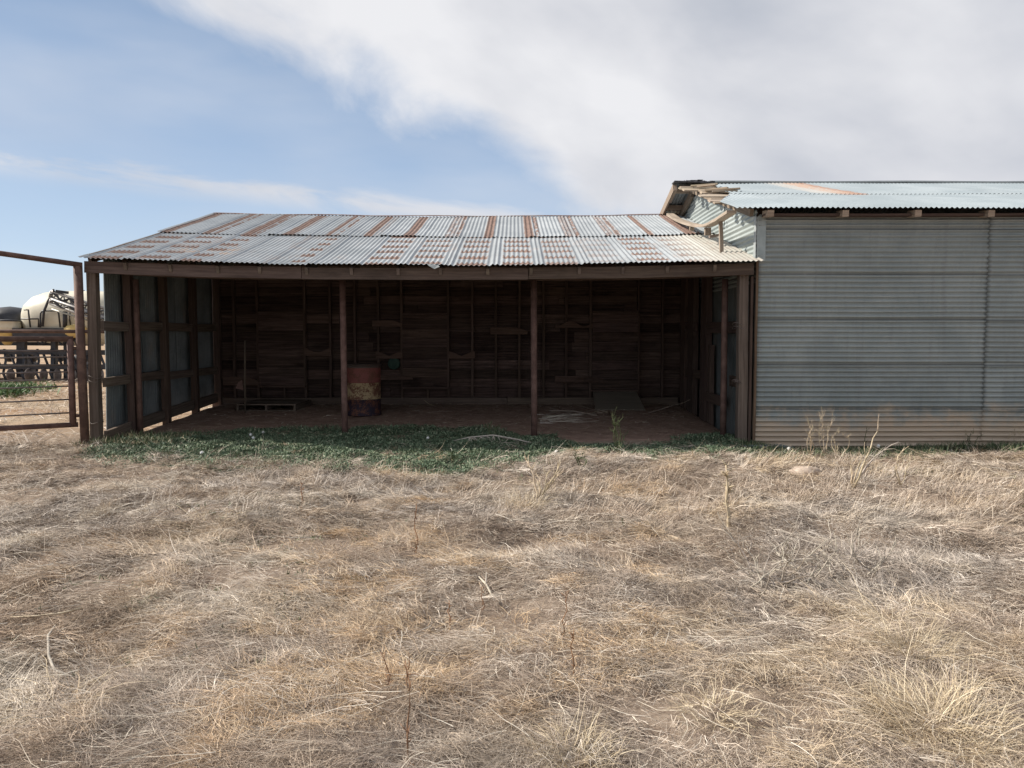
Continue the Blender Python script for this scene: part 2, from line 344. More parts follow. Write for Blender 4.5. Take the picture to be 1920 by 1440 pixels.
class MB:
    def __init__(s): s.v = []; s.f = []; s.uv = []; s.c = []; s.mi = []; s.sm = []
    def face(s, idx, uvs, col, mi=0, sm=False):
        s.f.append(idx); s.uv.extend(uvs); s.c.extend([col] * len(idx)); s.mi.append(mi); s.sm.append(sm)
    def tint(s, t=0.14):
        k = 1 + random.uniform(-t, t); return (k, k * random.uniform(0.97, 1.02), k * random.uniform(0.95, 1.03), 1)
    def strip(s, pts, w, h, up=(0, 0, 1), col=None, mi=0, jit=0.0, wend=None):
        """A rectangular bar swept along points; w across, h along up."""
        pts = [Vector(p) for p in pts]; up = Vector(up); base = len(s.v); n = len(pts)
        col = col or s.tint(); off = random.uniform(0, 50); off2 = random.uniform(0, 50); L = 0
        for i, p in enumerate(pts):
            t = (pts[min(i + 1, n - 1)] - pts[max(i - 1, 0)]).normalized()
            sd = t.cross(up)
            if sd.length < 1e-4: sd = t.cross(Vector((0, 1, 0)))
            sd.normalize(); u2 = sd.cross(t).normalized()
            ww = w if wend is None else w + (wend - w) * i / (n - 1)
            for a, b in ((-1, -1), (1, -1), (1, 1), (-1, 1)):
                s.v.append(p + sd * (a * ww / 2) + u2 * (b * h / 2) + Vector([random.uniform(-jit, jit) for _ in range(3)]))
        per = [0, w, w + h, 2 * w + h, 2 * w + 2 * h]
        for i in range(n - 1):
            l = (pts[i + 1] - pts[i]).length
            for k in range(4):
                a = base + i * 4 + k; b2 = base + i * 4 + (k + 1) % 4
                s.face((a, b2, b2 + 4, a + 4), [(off + L, off2 + per[k]), (off + L, off2 + per[k + 1]), (off + L + l, off2 + per[k + 1]), (off + L + l, off2 + per[k])], col, mi)
            L += l
        e = base + (n - 1) * 4
        s.face((base + 3, base + 2, base + 1, base), [(off, off2), (off + .02, off2), (off + .02, off2 + w), (off, off2 + w)], col, mi)
        s.face((e, e + 1, e + 2, e + 3), [(off, off2), (off + .02, off2), (off + .02, off2 + w), (off, off2 + w)], col, mi)
    def beam(s, p0, p1, w, h, up=(0, 0, 1), col=None, mi=0, jit=0.0015, seg=1):
        p0 = Vector(p0); p1 = Vector(p1)
        s.strip([p0.lerp(p1, i / seg) for i in range(seg + 1)], w, h, up, col, mi, jit)
    def box(s, x0, x1, y0, y1, z0, z1, **k):
        dx, dy, dz = x1 - x0, y1 - y0, z1 - z0; cx, cy, cz = (x0 + x1) / 2, (y0 + y1) / 2, (z0 + z1) / 2
        if dx >= dy and dx >= dz: s.beam((x0, cy, cz), (x1, cy, cz), dy, dz, **k)
        elif dz >= dy: s.beam((cx, cy, z0), (cx, cy, z1), dx, dy, up=(0, 1, 0), **k)
        else: s.beam((cx, y0, cz), (cx, y1, cz), dx, dz, **k)
    def tube(s, pts, r, seg=8, col=None, mi=0, cap=True):
        pts = [Vector(p) for p in pts]; n = len(pts); base = len(s.v); col = col or s.tint(0.1)
        rs = r if isinstance(r, (list, tuple)) else [r] * n
        up = Vector((0, 0, 1)); off = random.uniform(0, 50); L = 0
        for i, p in enumerate(pts):
            t = (pts[min(i + 1, n - 1)] - pts[max(i - 1, 0)]).normalized()
            sd = t.cross(up)
            if sd.length < 0.05: sd = t.cross(Vector((0, 1, 0)))
            sd.normalize(); u2 = sd.cross(t).normalized()
            for k in range(seg):
                a = 2 * math.pi * k / seg
                s.v.append(p + sd * (math.cos(a) * rs[i]) + u2 * (math.sin(a) * rs[i]))
        for i in range(n - 1):
            l = (pts[i + 1] - pts[i]).length
            for k in range(seg):
                a = base + i * seg + k; b2 = base + i * seg + (k + 1) % seg
                s.face((a, b2, b2 + seg, a + seg), [(off + L, k / seg * .3), (off + L, (k + 1) / seg * .3), (off + L + l, (k + 1) / seg * .3), (off + L + l, k / seg * .3)], col, mi, True)
            L += l
        if cap:
            s.face(tuple(base + k for k in range(seg))[::-1], [(off, 0)] * seg, col, mi)
            e = base + (n - 1) * seg
            s.face(tuple(e + k for k in range(seg)), [(off, 0)] * seg, col, mi)
    def lathe(s, prof, c, seg=32, axis='Z', col=None, mis=None, wob=0.0):
        c = Vector(c); base = len(s.v); n = len(prof); col = col or (1, 1, 1, 1)
        for (r, z) in prof:
            for k in range(seg):
                a = 2 * math.pi * k / seg; rr = r * (1 + wob * math.sin(3 * a + z * 9) * 0.5)
                x, y = rr * math.cos(a), rr * math.sin(a)
                s.v.append(c + (Vector((x, y, z)) if axis == 'Z' else Vector((z, x, y)) if axis == 'X' else Vector((x, z, y))))
        for i in range(n - 1):
            for k in range(seg):
                a = base + i * seg + k; b2 = base + i * seg + (k + 1) % seg
                s.face((a, b2, b2 + seg, a + seg), [(k / seg, i / n), ((k + 1) / seg, i / n), ((k + 1) / seg, (i + 1) / n), (k / seg, (i + 1) / n)], col, mis[i] if mis else 0, True)
        for e, rev in ((0, True), (n - 1, False)):
            if prof[e][0] > 1e-4:
                id_ = tuple(base + e * seg + k for k in range(seg)); s.face(id_[::-1] if rev else id_, [(0, 0)] * seg, col, (mis[0 if e == 0 else -1] if mis else 0))
    def poly_prism(s, outline, nvec, th, col=None, mi=0):
        """A board cut to an outline (list of points in one plane) with thickness along nvec."""
        nv = Vector(nvec).normalized() * th; base = len(s.v); n = len(outline); col = col or s.tint(); off = random.uniform(0, 40)
        pts = [Vector(p) for p in outline]; s.v += pts + [p + nv for p in pts]
        ux = (pts[1] - pts[0]).normalized(); uy = Vector(nvec).normalized().cross(ux)
        q = [((p - pts[0]).dot(ux) + off, (p - pts[0]).dot(uy) + off) for p in pts]
        s.face(tuple(range(base, base + n))[::-1], q[::-1], col, mi); s.face(tuple(range(base + n, base + 2 * n)), q, col, mi)
        for i in range(n):
            j = (i + 1) % n
            s.face((base + i, base + j, base + n + j, base + n + i), [q[i], q[j], (q[j][0], q[j][1] + th), (q[i][0], q[i][1] + th)], col, mi)
    def build(s, name, mats, parent=None, label=None):
        mats = mats if isinstance(mats, list) else [mats]
        me = bpy.data.meshes.new(name); me.from_pydata([tuple(v) for v in s.v], [], s.f)
        for mt in mats: me.materials.append(M[mt])
        u = me.uv_layers.new(name='uv'); u.data.foreach_set('uv', np.array(s.uv, dtype=np.float32).ravel())
        ca = me.color_attributes.new('Col', 'FLOAT_COLOR', 'CORNER'); ca.data.foreach_set('color', np.array(s.c, dtype=np.float32).ravel())
        me.polygons.foreach_set('material_index', np.array(s.mi, dtype=np.int32)); me.polygons.foreach_set('use_smooth', np.array(s.sm, dtype=bool))
        me.update(); o = link(name, me, parent)
        if label: o['label'] = label
        return o

def np_mesh(name, V, FQ, colors=None, uvs=None, mat=None, parent=None, smooth=True):
    """V (n,3); FQ (m,4) quads; colours per vertex; uvs per vertex."""
    me = bpy.data.meshes.new(name); me.vertices.add(len(V)); me.vertices.foreach_set('co', V.astype(np.float32).ravel())
    fl = FQ.astype(np.int32).ravel(); me.loops.add(len(fl)); me.loops.foreach_set('vertex_index', fl)
    me.polygons.add(len(FQ)); me.polygons.foreach_set('loop_start', np.arange(0, len(fl), 4, dtype=np.int32))
    me.update(calc_edges=True)
    me.polygons.foreach_set('use_smooth', np.full(len(FQ), smooth))
    ca = me.color_attributes.new('Col', 'FLOAT_COLOR', 'POINT')
    cc = np.ones((len(V), 4), dtype=np.float32)
    if colors is not None: cc[:, :3] = colors
    ca.data.foreach_set('color', cc.ravel())
    if uvs is not None:
        u = me.uv_layers.new(name='uv'); u.data.foreach_set('uv', uvs[fl].astype(np.float32).ravel())
    if mat: me.materials.append(M[mat])
    return link(name, me, parent)

def grid_faces(nu, nv):
    i = np.arange(nu - 1)[:, None] * nv + np.arange(nv - 1)[None, :]
    return np.stack([i, i + nv, i + nv + 1, i + 1], -1).reshape(-1, 4)

def hsh(ix, iy, seed):
    a = (ix.astype(np.int64) * 374761393 + iy.astype(np.int64) * 668265263 + seed * 144665) & 0x7fffffff
    a = ((a ^ (a >> 13)) * 1274126177) & 0x7fffffff
    return ((a ^ (a >> 16)) & 0xffff) / 65535.0
def vn(x, y, seed=0):
    x = np.asarray(x, float); y = np.asarray(y, float)
    ix = np.floor(x).astype(np.int64); iy = np.floor(y).astype(np.int64); fx = x - ix; fy = y - iy
    fx = fx * fx * (3 - 2 * fx); fy = fy * fy * (3 - 2 * fy)
    return (hsh(ix, iy, seed) * (1 - fx) + hsh(ix + 1, iy, seed) * fx) * (1 - fy) + (hsh(ix, iy + 1, seed) * (1 - fx) + hsh(ix + 1, iy + 1, seed) * fx) * fy
def fbm(x, y, seed=0, oct=3):
    t = 0; a = 0.5; s = 0
    for k in range(oct): t = t + a * vn(x * 2 ** k + k * 17.3, y * 2 ** k + k * 5.1, seed + k); s += a; a *= 0.5
    return t / s
def sst(x, a, b):
    t = np.clip((np.asarray(x, float) - a) / (b - a), 0, 1); return t * t * (3 - 2 * t)

FLOORZ = 0.17
def hgt(x, y):
    x = np.asarray(x, float); y = np.asarray(y, float)
    near = sst(y, 10.2, 9.0) + sst(x, -5.9, -6.6) * sst(y, 9.0, 10.2) * (1 - sst(y, 25, 60)) * 0.7
    b = (fbm(x * 0.9, y * 0.9, 3) - 0.5) * 0.15 + (fbm(x * 2.9, y * 2.9, 9) - 0.5) * 0.14
    rut = -0.09 * np.exp(-((x - 1.35 - 0.15 * np.sin(y * 1.7)) / 0.16) ** 2) * sst(y, 4.6, 5.2) * sst(y, 7.2, 6.4)
    rut2 = -0.07 * np.exp(-((x - 2.45 - 0.1 * np.sin(y * 1.3)) / 0.18) ** 2) * sst(y, 4.8, 5.4) * sst(y, 8.2, 7.0)
    ins = sst(x, -5.75, -5.6) * sst(x, 3.4, 3.2)
    dip = -0.11 * sst(y, 9.1, 10.2) * sst(x, 3.0, 3.8)
    return b * near + (rut + rut2) * near + dip + FLOORZ * sst(y, 10.8, 14.6) * ins * sst(y, 15.4, 15.0)
def hz(x, y): return float(hgt(np.array([x]), np.array([y]))[0])
def ground_pt(px, py):
    p = gp(px, py)
    for _ in range(4): p = gp(px, py, hz(p.x, p.y))
    return p

# ------------------------------------------------------------------ ground
def axis(a, b, step, lim0, lim1):
    c = list(np.arange(a, b + 1e-6, step)); s = step
    hi = [c[-1]]
    while hi[-1] < lim1: s *= 1.16; hi.append(hi[-1] + s)
    s = step; lo = [c[0]]
    while lo[-1] > lim0: s *= 1.16; lo.append(lo[-1] - s)
    return np.array(lo[:0:-1] + c + hi[1:])
xs = axis(-8.5, 9.0, 0.055, -3000, 3000); ys = axis(0.8, 15.5, 0.055, -200, 5000)
X, Y = np.meshgrid(xs, ys, indexing='ij')
V = np.stack([X, Y, hgt(X, Y)], -1).reshape(-1, 3)
tag(np_mesh('ground', V, grid_faces(len(xs), len(ys)), mat='ground'), 'dry straw covered pasture in front of the shed', 'ground', kind='structure')
fx = np.linspace(-5.72, 3.28, 130); ft = np.linspace(0, 1, 60)
X, T = np.meshgrid(fx, ft, indexing='ij')
Y0 = 10.75 + (fbm(X * 1.3, X * 0 + 2.2, 21) - 0.5) * 0.7
Y = Y0 + T * (14.93 - Y0)
V = np.stack([X, Y, hgt(X, Y) + 0.012 - 0.03 * (T < 1e-6) + (fbm(X * 4, Y * 4, 33) - 0.5) * 0.03 * sst(T, 0, .1)], -1).reshape(-1, 3)
tag(np_mesh('dirt_floor', V, grid_faces(130, 60), mat='dirt'), 'bare reddish dirt floor inside the open shed', 'floor', kind='structure')

# ------------------------------------------------------------------ corrugated sheets
def corr(name, ufun, nu, vs, pitch, mat, parent, uvfun=None, col=None):
    """ufun(u_array, v_array) -> positions already offset; generic grid builder."""
def corr_grid(us, vs, posfun, nrmv, pitch, amp, extra=None, phase=0.0):
    U, Vv = np.meshgrid(us, vs, indexing='ij')
    P = posfun(U, Vv); off = amp * np.cos(2 * np.pi * (U + phase) / pitch)
    if extra is not None: off = off + extra(U, Vv)
    return P + off[..., None] * np.array(nrmv), U, Vv

PITCH = 0.0678
def ucols(n): return np.arange(0, n + 1e-9, PITCH / 8)

# ================================================================== THE OPEN SHED
shed = thing('open_shed', (-1.2, 12.7, 0), 'long low open-fronted shed of dark wood with a rust-streaked corrugated roof', 'shed')
EX = np.array([-5.72, -4.9, -4.0, -2.6, -1.1, 0.3, 1.6, 2.6, 3.30]); EZ = np.array([2.505, 2.47, 2.44, 2.42, 2.413, 2.418, 2.432, 2.455, 2.477])
RX = np.array([-5.78, -4.0, -1.66, 0.5, 2.0, 3.30]); RZ = np.array([3.852, 3.825, 3.80, 3.80, 3.815, 3.835])
YE, YR = 10.27, 15.15
def eavez(x): return np.interp(x, EX, EZ)
def roofz(x, y):
    s = (y - YE) / (YR - YE)
    return eavez(x) * (1 - s) + np.interp(x, RX, RZ) * s - 0.018 * np.sin(np.pi * np.clip(s, 0, 1)) + (fbm(x * 0.7, y * 0.8, 5) - 0.5) * 0.03
ang = math.atan2(1.37, YR - YE); RN = (0, -math.sin(ang), math.cos(ang))
def roof_course(name, x0, x1, s0, s1, lift0, lift1, mat, parent, seed, ragged):
    us = np.arange(0, x1 - x0, PITCH / 8); ts = np.linspace(0, 1, 15)
    U, T = np.meshgrid(us, ts, indexing='ij')
    sheet = np.floor(U / SHW); r = hsh(sheet.astype(int), sheet.astype(int) * 0 + seed, seed)
    r2 = hsh(sheet.astype(int), sheet.astype(int) * 0 + 7, seed + 3)
    sa = s0 + (r - 0.5) * ragged; Sx = sa + T * (s1 - sa)
    Xp = x0 + U + (r2 - 0.5) * 0.02 * (1 - T); Yp = YE + Sx * (YR - YE)
    lift = lift0 * (1 - T) + lift1 * T
    fu = (U / SHW) % 1.0
    off = 0.0078 * np.cos(2 * np.pi * U / PITCH) + lift + (fu < 0.12) * 0.006 + (r2 - 0.5) * 0.012 * (1 - T)
    off = off + np.where(T < 0.08, 0.012 * (r - 0.4), 0)
    Z = roofz(Xp, Yp)
    V = np.stack([Xp + off * RN[0], Yp + off * RN[1], Z + off * RN[2]], -1).reshape(-1, 3)
    uv = np.stack([U, T * (s1 - s0) * 5.07], -1).reshape(-1, 2)
    tint = (1 + (r2 - 0.5) * 0.16)[..., None] * np.array([1, 1, 1]); tint = tint.reshape(-1, 3)
    return np_mesh(name, V, grid_faces(len(us), len(ts)), tint, uv, mat, parent)
roof = roof_course('roof', -5.75, 3.36, 0.0, 0.52, 0.02, 0.02, 'roof_low', shed, 4, 0.012)
roof_course('upper_roof_course', -5.80, 3.30, 0.497, 1.0, 0.036, 0.024, 'roof_up', roof, 8, 0.006)
mb = MB()
pts = [(x, YR + 0.02, float(np.interp(x, RX, RZ)) + 0.036 + 0.008 * math.sin(x * 3)) for x in np.linspace(-5.8, 3.28, 24)]
mb.strip(pts, 0.15, 0.010, up=(0, -.2, .97)); mb.build('ridge_cap', 'ridge', roof)
# rafters, each with a pale tail showing over the fascia
for x in np.arange(-5.18, 3.2, 0.607):
    mb = MB(); x = x + random.uniform(-0.03, 0.03); z0 = float(eavez(x)) - 0.03
    a = Vector((x, YE + 0.115, z0 - 0.03)); b_ = Vector((x, 14.9, float(roofz(np.array([x]), np.array([14.9]))[0]) - 0.07))
    mb.beam(a, b_, 0.042, 0.095, col=mb.tint(0.15)); mb.build('rafter', 'wood_post', shed)
# fascia, in lengths that sag with the eave
cuts = [-5.75, -2.83, 0.22, 3.25]
for i in range(3):
    mb = MB(); pts = []
    for x in np.linspace(cuts[i] + 0.004, cuts[i + 1] - 0.004, 9):
        pts.append((x, 10.43, float(eavez(x)) - 0.082 - 0.006 * (i % 2)))
    mb.strip(pts, 0.04, 0.155, jit=0.002, col=mb.tint(0.12)); mb.build('fascia_board', 'wood_fascia', shed)
mb = MB()
mb.strip([(x, 10.50, float(eavez(x)) - 0.10) for x in np.linspace(-5.6, 3.2, 12)], 0.07, 0.11, jit=0.002); mb.build('header_beam', 'wood_red', shed)
mb = MB()
mb.strip([(x, 11.25, float(eavez(x)) - 0.02 - 0.01 * math.sin(x)) for x in np.linspace(-5.6, 3.15, 12)], 0.09, 0.19, jit=0.002); mb.build('pipe_beam', 'wood_red', shed)
# posts
def post(name, x, y, z0, z1, w, d, mat='wood_grey', lean=0.0, label=None, seg=6):
    mb = MB(); pts = [(x + lean * t + random.uniform(-.004, .004), y, z0 + (z1 - z0) * t) for t in np.linspace(0, 1, seg)]
    mb.strip(pts, w, d, up=(0, 1, 0), jit=0.003); return mb.build(name, mat, shed, label)
post('corner_post', -5.755, 10.60, -0.1, 2.36, 0.125, 0.11, 'wood_post', 0.02, 'weathered square corner post at the gate end')
post('corner_post', 3.17, 10.58, -0.1, 2.32, 0.125, 0.13, 'wood_post', -0.015, 'split weathered post against the metal barn')
post('corner_post', 3.255, 10.53, -0.1, 2.30, 0.03, 0.10, 'wood_red', 0.0)
for (x, y, r_, top) in ((-5.50, 11.33, 0.042, 2.32), (-2.46, 11.27, 0.046, 2.30), (0.325, 11.2, 0.046, 2.30), (3.03, 10.98, 0.045, 2.30)):
    mb = MB(); ln = random.uniform(-0.01, 0.015)
    mb.tube([(x + ln * t, y, -0.1 + (top + 0.1) * t) for t in (0, .3, .6, 1)], r_, 14); mb.build('pipe_post', 'pipe', shed)
mb = MB(); mb.poly_prism([(-1.12, 10.25, 2.44), (-.98, 10.25, 2.43), (-.95, 10.19, 2.40), (-1.02, 10.17, 2.37), (-1.09, 10.2, 2.41)], (0, -.5, .8), .004, col=(.75, .75, .75, 1)); mb.build('bent_flap', 'trim', roof)
# left wall: studs, girts, sheets
mb = MB(); mb.strip([(-5.745, y, float(roofz(np.array([-5.745]), np.array([y]))[0]) - .035) for y in np.linspace(10.55, 14.93, 9)], .05, .12, jit=.002); mb.build('top_plate', 'wood_red', shed)
SX = -5.66
for (y, w, zb) in ((11.42, 0.11, -0.05), (12.52, 0.10, -0.05), (13.68, 0.10, 0.0), (14.78, 0.10, 0.1)):
    post('stud', SX + 0.02, y, zb, float(roofz(np.array([SX]), np.array([y]))[0]) - 0.06, 0.11, w, 'wood_red', random.uniform(-.03, .03))
for (z0, hh) in ((1.64, 0.135), (0.86, 0.13)):
    mb = MB()
    for ya, yb in ((10.66, 11.36), (11.49, 12.45), (12.59, 13.61), (13.75, 14.7)):
        mb = MB(); dz = random.uniform(-.02, .02); mb.beam((SX, ya, z0 + dz), (SX, yb, z0 + dz + random.uniform(-.015, .015)), 0.045, hh, seg=3, jit=.004)
        mb.build('girt', 'wood_post', shed)
for ya, yb, z in ((10.66, 11.36, 0.11), (11.49, 12.45, 0.18), (12.59, 13.61, 0.25), (13.75, 14.7, 0.29)):
    mb = MB(); mb.beam((SX, ya, z - 0.02), (SX, yb, z + 0.03), 0.045, 0.17, seg=3, jit=.003); mb.build('base_board', 'wood_post', shed)
def left_sheet(y0, y1, zb, x, seed):
    us = np.arange(0, y1 - y0, PITCH / 8); ts = np.linspace(0, 1, 8); U, T = np.meshgrid(us, ts, indexing='ij')
    Yp = y0 + U; zt = roofz(Yp * 0 + x, Yp) + 0.014 - (np.clip(10.98 - Yp, 0, 1) * 0.6)
    Zb = zb + (vn(Yp * 4, Yp * 0, seed) - 0.5) * 0.08
    Zp = Zb + (zt - Zb) * T; lean = (y0 < 11) * (1 - T) * -0.03
    V = np.stack([x + 0.0135 * np.cos(2 * np.pi * U / PITCH) + lean + (vn(Yp * 1.5, Zp, seed) - .5) * .02, Yp, Zp], -1).reshape(-1, 3)
    k = 1 + (hsh(np.array([seed]), np.array([3]), 1)[0] - 0.5) * 0.25
    return V, grid_faces(len(us), len(ts)), np.stack([U, T * 2.5], -1).reshape(-1, 2), np.full((V.shape[0], 3), k)
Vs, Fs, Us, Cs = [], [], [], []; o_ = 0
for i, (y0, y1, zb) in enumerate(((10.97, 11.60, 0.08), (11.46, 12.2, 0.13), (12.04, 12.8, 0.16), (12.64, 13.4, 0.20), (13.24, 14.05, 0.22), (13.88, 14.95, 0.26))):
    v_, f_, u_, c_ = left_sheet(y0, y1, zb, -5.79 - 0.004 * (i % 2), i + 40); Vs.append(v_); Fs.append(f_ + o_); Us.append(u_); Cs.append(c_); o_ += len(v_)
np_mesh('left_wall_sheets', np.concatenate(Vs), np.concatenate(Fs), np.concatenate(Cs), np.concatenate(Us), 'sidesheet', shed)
# back wall of horizontal boards
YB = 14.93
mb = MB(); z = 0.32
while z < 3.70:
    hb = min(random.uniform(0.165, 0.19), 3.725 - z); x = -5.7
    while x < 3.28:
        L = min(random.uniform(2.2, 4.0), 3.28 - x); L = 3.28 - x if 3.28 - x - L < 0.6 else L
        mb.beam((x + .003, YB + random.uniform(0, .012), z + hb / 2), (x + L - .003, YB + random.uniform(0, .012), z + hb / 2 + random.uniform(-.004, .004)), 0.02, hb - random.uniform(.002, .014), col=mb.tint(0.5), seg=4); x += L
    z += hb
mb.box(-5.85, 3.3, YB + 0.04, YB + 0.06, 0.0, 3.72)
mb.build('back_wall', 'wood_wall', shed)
for x0, x1 in ((-5.6, -2.6), (-2.59, -0.1), (-0.09, 3.2)):
    mb = MB(); mb.box(x0, x1, 14.80, 14.9, FLOORZ - 0.1, 0.315, seg=5, jit=.004); mb.build('sill_plank', 'sill', shed)
def bx(px): return (px - 960) / F * 14.85
def bz(py): return at(960, py, 14.82).z
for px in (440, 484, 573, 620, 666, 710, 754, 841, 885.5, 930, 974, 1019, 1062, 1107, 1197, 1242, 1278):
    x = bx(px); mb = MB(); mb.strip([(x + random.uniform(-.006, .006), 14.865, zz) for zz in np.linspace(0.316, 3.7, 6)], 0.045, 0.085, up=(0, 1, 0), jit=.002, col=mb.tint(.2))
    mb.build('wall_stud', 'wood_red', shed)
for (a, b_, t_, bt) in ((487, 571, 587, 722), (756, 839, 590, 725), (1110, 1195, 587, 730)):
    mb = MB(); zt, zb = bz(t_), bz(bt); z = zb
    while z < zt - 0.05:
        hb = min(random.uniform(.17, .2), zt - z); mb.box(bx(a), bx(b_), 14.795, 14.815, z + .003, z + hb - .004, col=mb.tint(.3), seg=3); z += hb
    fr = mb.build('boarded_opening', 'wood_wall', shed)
    mb = MB(); mb.box(bx(a) - .02, bx(b_) + .02, 14.775, 14.84, zb - 0.045, zb - 0.003); mb.box(bx(b_), bx(b_) + .035, 14.78, 14.815, zb, zt); mb.box(bx(a), bx(b_), 14.78, 14.815, zt, zt + .03)
    xm = (bx(a) + bx(b_)) / 2 + .03; mb.box(xm, xm + .04, 14.80, 14.84, 0.317, zb - 0.047); mb.build('opening_frame', 'wood_red', fr)
def notched(px0, px1, pt, pb, shape, name='notched_board', mat='wood_red'):
    x0, x1, zt, zb = bx(px0), bx(px1), bz(pt), bz(pb); o = [(x0, 14.8, zb), (x1, 14.8, zb)]
    n = 12
    for i in range(n + 1):
        t = 1 - i / n; d_ = 0
        if shape == 'bowl': d_ = 0.55 * max(0, 1 - ((t - .5) / .42) ** 2)
        if shape == 'vee': d_ = 0.65 * max(0, 1 - abs(t - .5) / .40)
        if shape == 'wave': d_ = 0.35 + 0.3 * math.sin(t * 9 + 1) + 0.2 * t
        if shape == 'taper': d_ = 0.5 * max(0, t - .7) / .3
        o.append((x0 + (x1 - x0) * t, 14.8, zt - (zt - zb) * d_))
    mb = MB(); mb.poly_prism(o, (0, -1, 0), 0.035, col=(1.25, 1.2, 1.15, 1)); mb.build(name, mat, shed)
notched(573, 623, 652, 667, 'bowl'); notched(706, 756, 659, 672, 'vee'); notched(841, 891, 659, 672, 'vee')
notched(920, 989, 614, 627, 'taper', 'nailed_board'); notched(1041, 1110, 600, 615, 'wave'); notched(700, 756, 601, 612, 'taper')
notched(1040, 1130, 705, 717, 'taper', 'nailed_board', 'wood_wall'); notched(712, 775, 704, 712, 'taper', 'nailed_board', 'wood_wall'); notched(420, 487, 706, 722, 'taper', 'nailed_board')
# right wall frame against the barn
WX = 3.25
post('stud', WX - .03, 14.3, 0.1, 3.3, 0.10, 0.3, 'wood_red')
post('stud', WX - .03, 13.72, 0.1, 3.2, 0.09, 0.42, 'wood_red')
post('stud', WX - .02, 12.84, 0.05, 3.0, 0.10, 0.36, 'wood_red')
post('stud', WX - .02, 12.48, 0.05, 1.35, 0.07, 0.14, 'wood_red')
for (z0, hh, segs) in ((1.62, .17, ((10.72, 12.62),)), (.84, .15, ((10.72, 11.25), (13.0, 14.2))), (.50, .15, ((11.6, 12.7),)), (1.66, .14, ((13.4, 14.3),))):
    mb = MB()
    for ya, yb in segs:
        mb = MB(); mb.beam((WX - .05, ya, z0), (WX - .05, yb, z0 + random.uniform(-.02, .02)), 0.04, hh, seg=4, jit=.004); mb.build('girt', 'wood_red', shed)
for i in range(4):
    mb = MB(); mb.tube([(3.10 + .075 * math.cos(a), 10.58 + .075 * math.sin(a), (1.66, 1.61, .88, .86)[i] + .02 * math.sin(a * 2)) for a in np.linspace(0, 6.28, 15)], .004, 5); mb.build('tie_wire', 'pipe_grey', shed)
for i in range(3):
    mb = MB(); mb.tube([(-5.745 + .085 * math.cos(a), 10.60 + .085 * math.sin(a), (.93, .88, .31)[i] + .02 * math.sin(a * 2 + i)) for a in np.linspace(0, 6.28, 15)], .004, 5); mb.build('tie_wire', 'pipe_grey', shed)

# ================================================================== THE METAL BARN
barn = thing('metal_barn', (7.5, 14.1, 0), 'tall corrugated metal barn with grey-green walls and a pale blue roof', 'barn')
BX0, BX1, BYF, BYR, BYB = 3.31, 13.0, 10.5, 14.1, 17.7
BEZ, BRZ, BYE = 3.165, 4.235, 10.2
def broof(y): return np.where(y < BYR, BEZ + (y - BYE) / (BYR - BYE) * (BRZ - BEZ), BRZ - (y - BYR) / (BYR - BYE) * (BRZ - BEZ))
def hwall(x0, x1, dphase, seed, ztop=3.13):
    us = np.arange(-0.10, ztop, PITCH / 8); xs_ = np.linspace(x0, x1, 60); U, Xp = np.meshgrid(us, xs_, indexing='ij')
    row = np.floor((U + dphase) / 0.61); fr = ((U + dphase) / 0.61) % 1
    dent = (fbm(Xp * 1.6, U * 2.2, seed) - 0.5) * 0.014 - 0.012 * np.clip(fbm(Xp * 3.1, U * 3.4, seed + 9) - .66, 0, 1) / .2
    wav = (vn(Xp * 0.8, row * 3.3, seed + 2) - 0.5) * 0.010
    off = 0.019 * np.cos(2 * np.pi * (U + wav) / PITCH) + 0.008 * (1 - fr) - 0.004 + dent
    V = np.stack([Xp, BYF - 0.012 - off, U], -1).reshape(-1, 3)
    rr = hsh(row.astype(int), row.astype(int) * 0 + seed, 5); k = (1 + (rr - .5) * .10)[..., None] * np.ones(3)
    k[fr > 0.955] *= 0.5
    return V, grid_faces(len(us), len(xs_)), k.reshape(-1, 3), np.stack([U, Xp], -1).reshape(-1, 2)
Vs, Fs, Us, Cs = [], [], [], []; o_ = 0
for a in ((3.32, 6.44, 0.10, 51), (6.425, 9.6, 0.11, 57), (9.58, 13.0, 0.10, 59)):
    v_, f_, c_, u_ = hwall(*a); v_[:, 1] -= 0.012 * (a[3] == 57); c_[np.abs(v_[:, 0] - a[0]) < .01] *= .45; Vs.append(v_); Fs.append(f_ + o_); Us.append(u_); Cs.append(c_); o_ += len(v_)
np_mesh('front_wall', np.concatenate(Vs), np.concatenate(Fs), np.concatenate(Cs), np.concatenate(Us), 'barnwall', barn)
# gable wall above the shed roof
us = np.arange(2.2, 4.3, PITCH / 8); ysg = np.linspace(BYF, BYB, 90); U, Yp = np.meshgrid(us, ysg, indexing='ij')
top = broof(Yp) - 0.06; Zp = np.minimum(U, top)
fr = (U / 0.61) % 1; off = 0.0088 * np.cos(2 * np.pi * U / PITCH) * (U < top) + 0.008 * (1 - fr) + (fbm(Yp, U * 2, 61) - .5) * .02
V = np.stack([BX0 - off, Yp, Zp], -1).reshape(-1, 3)
np_mesh('gable_wall', V, grid_faces(len(us), len(ysg)), None, np.stack([U, Yp], -1).reshape(-1, 2), 'gable', barn)
mb = MB(); y = 10.5
while y < 17.6:
    wv = random.uniform(.24, .32)
    if not (13.0 < y + wv / 2 < 13.5): mb.box(BX0, BX0 + .02, y + .004, y + wv - .004, -.05, 2.3 + 0.25, col=mb.tint(.12))
    y += wv
mb.build('side_wall_sheets', 'sidesheet', barn)
mb = MB(); mb.box(BX0 + .03, 13, 17.68, 17.72, 0, 3.1); mb.box(12.96, 13.0, 10.52, 17.7, 0, 3.1); mb.build('rear_walls', 'sidesheet', barn)
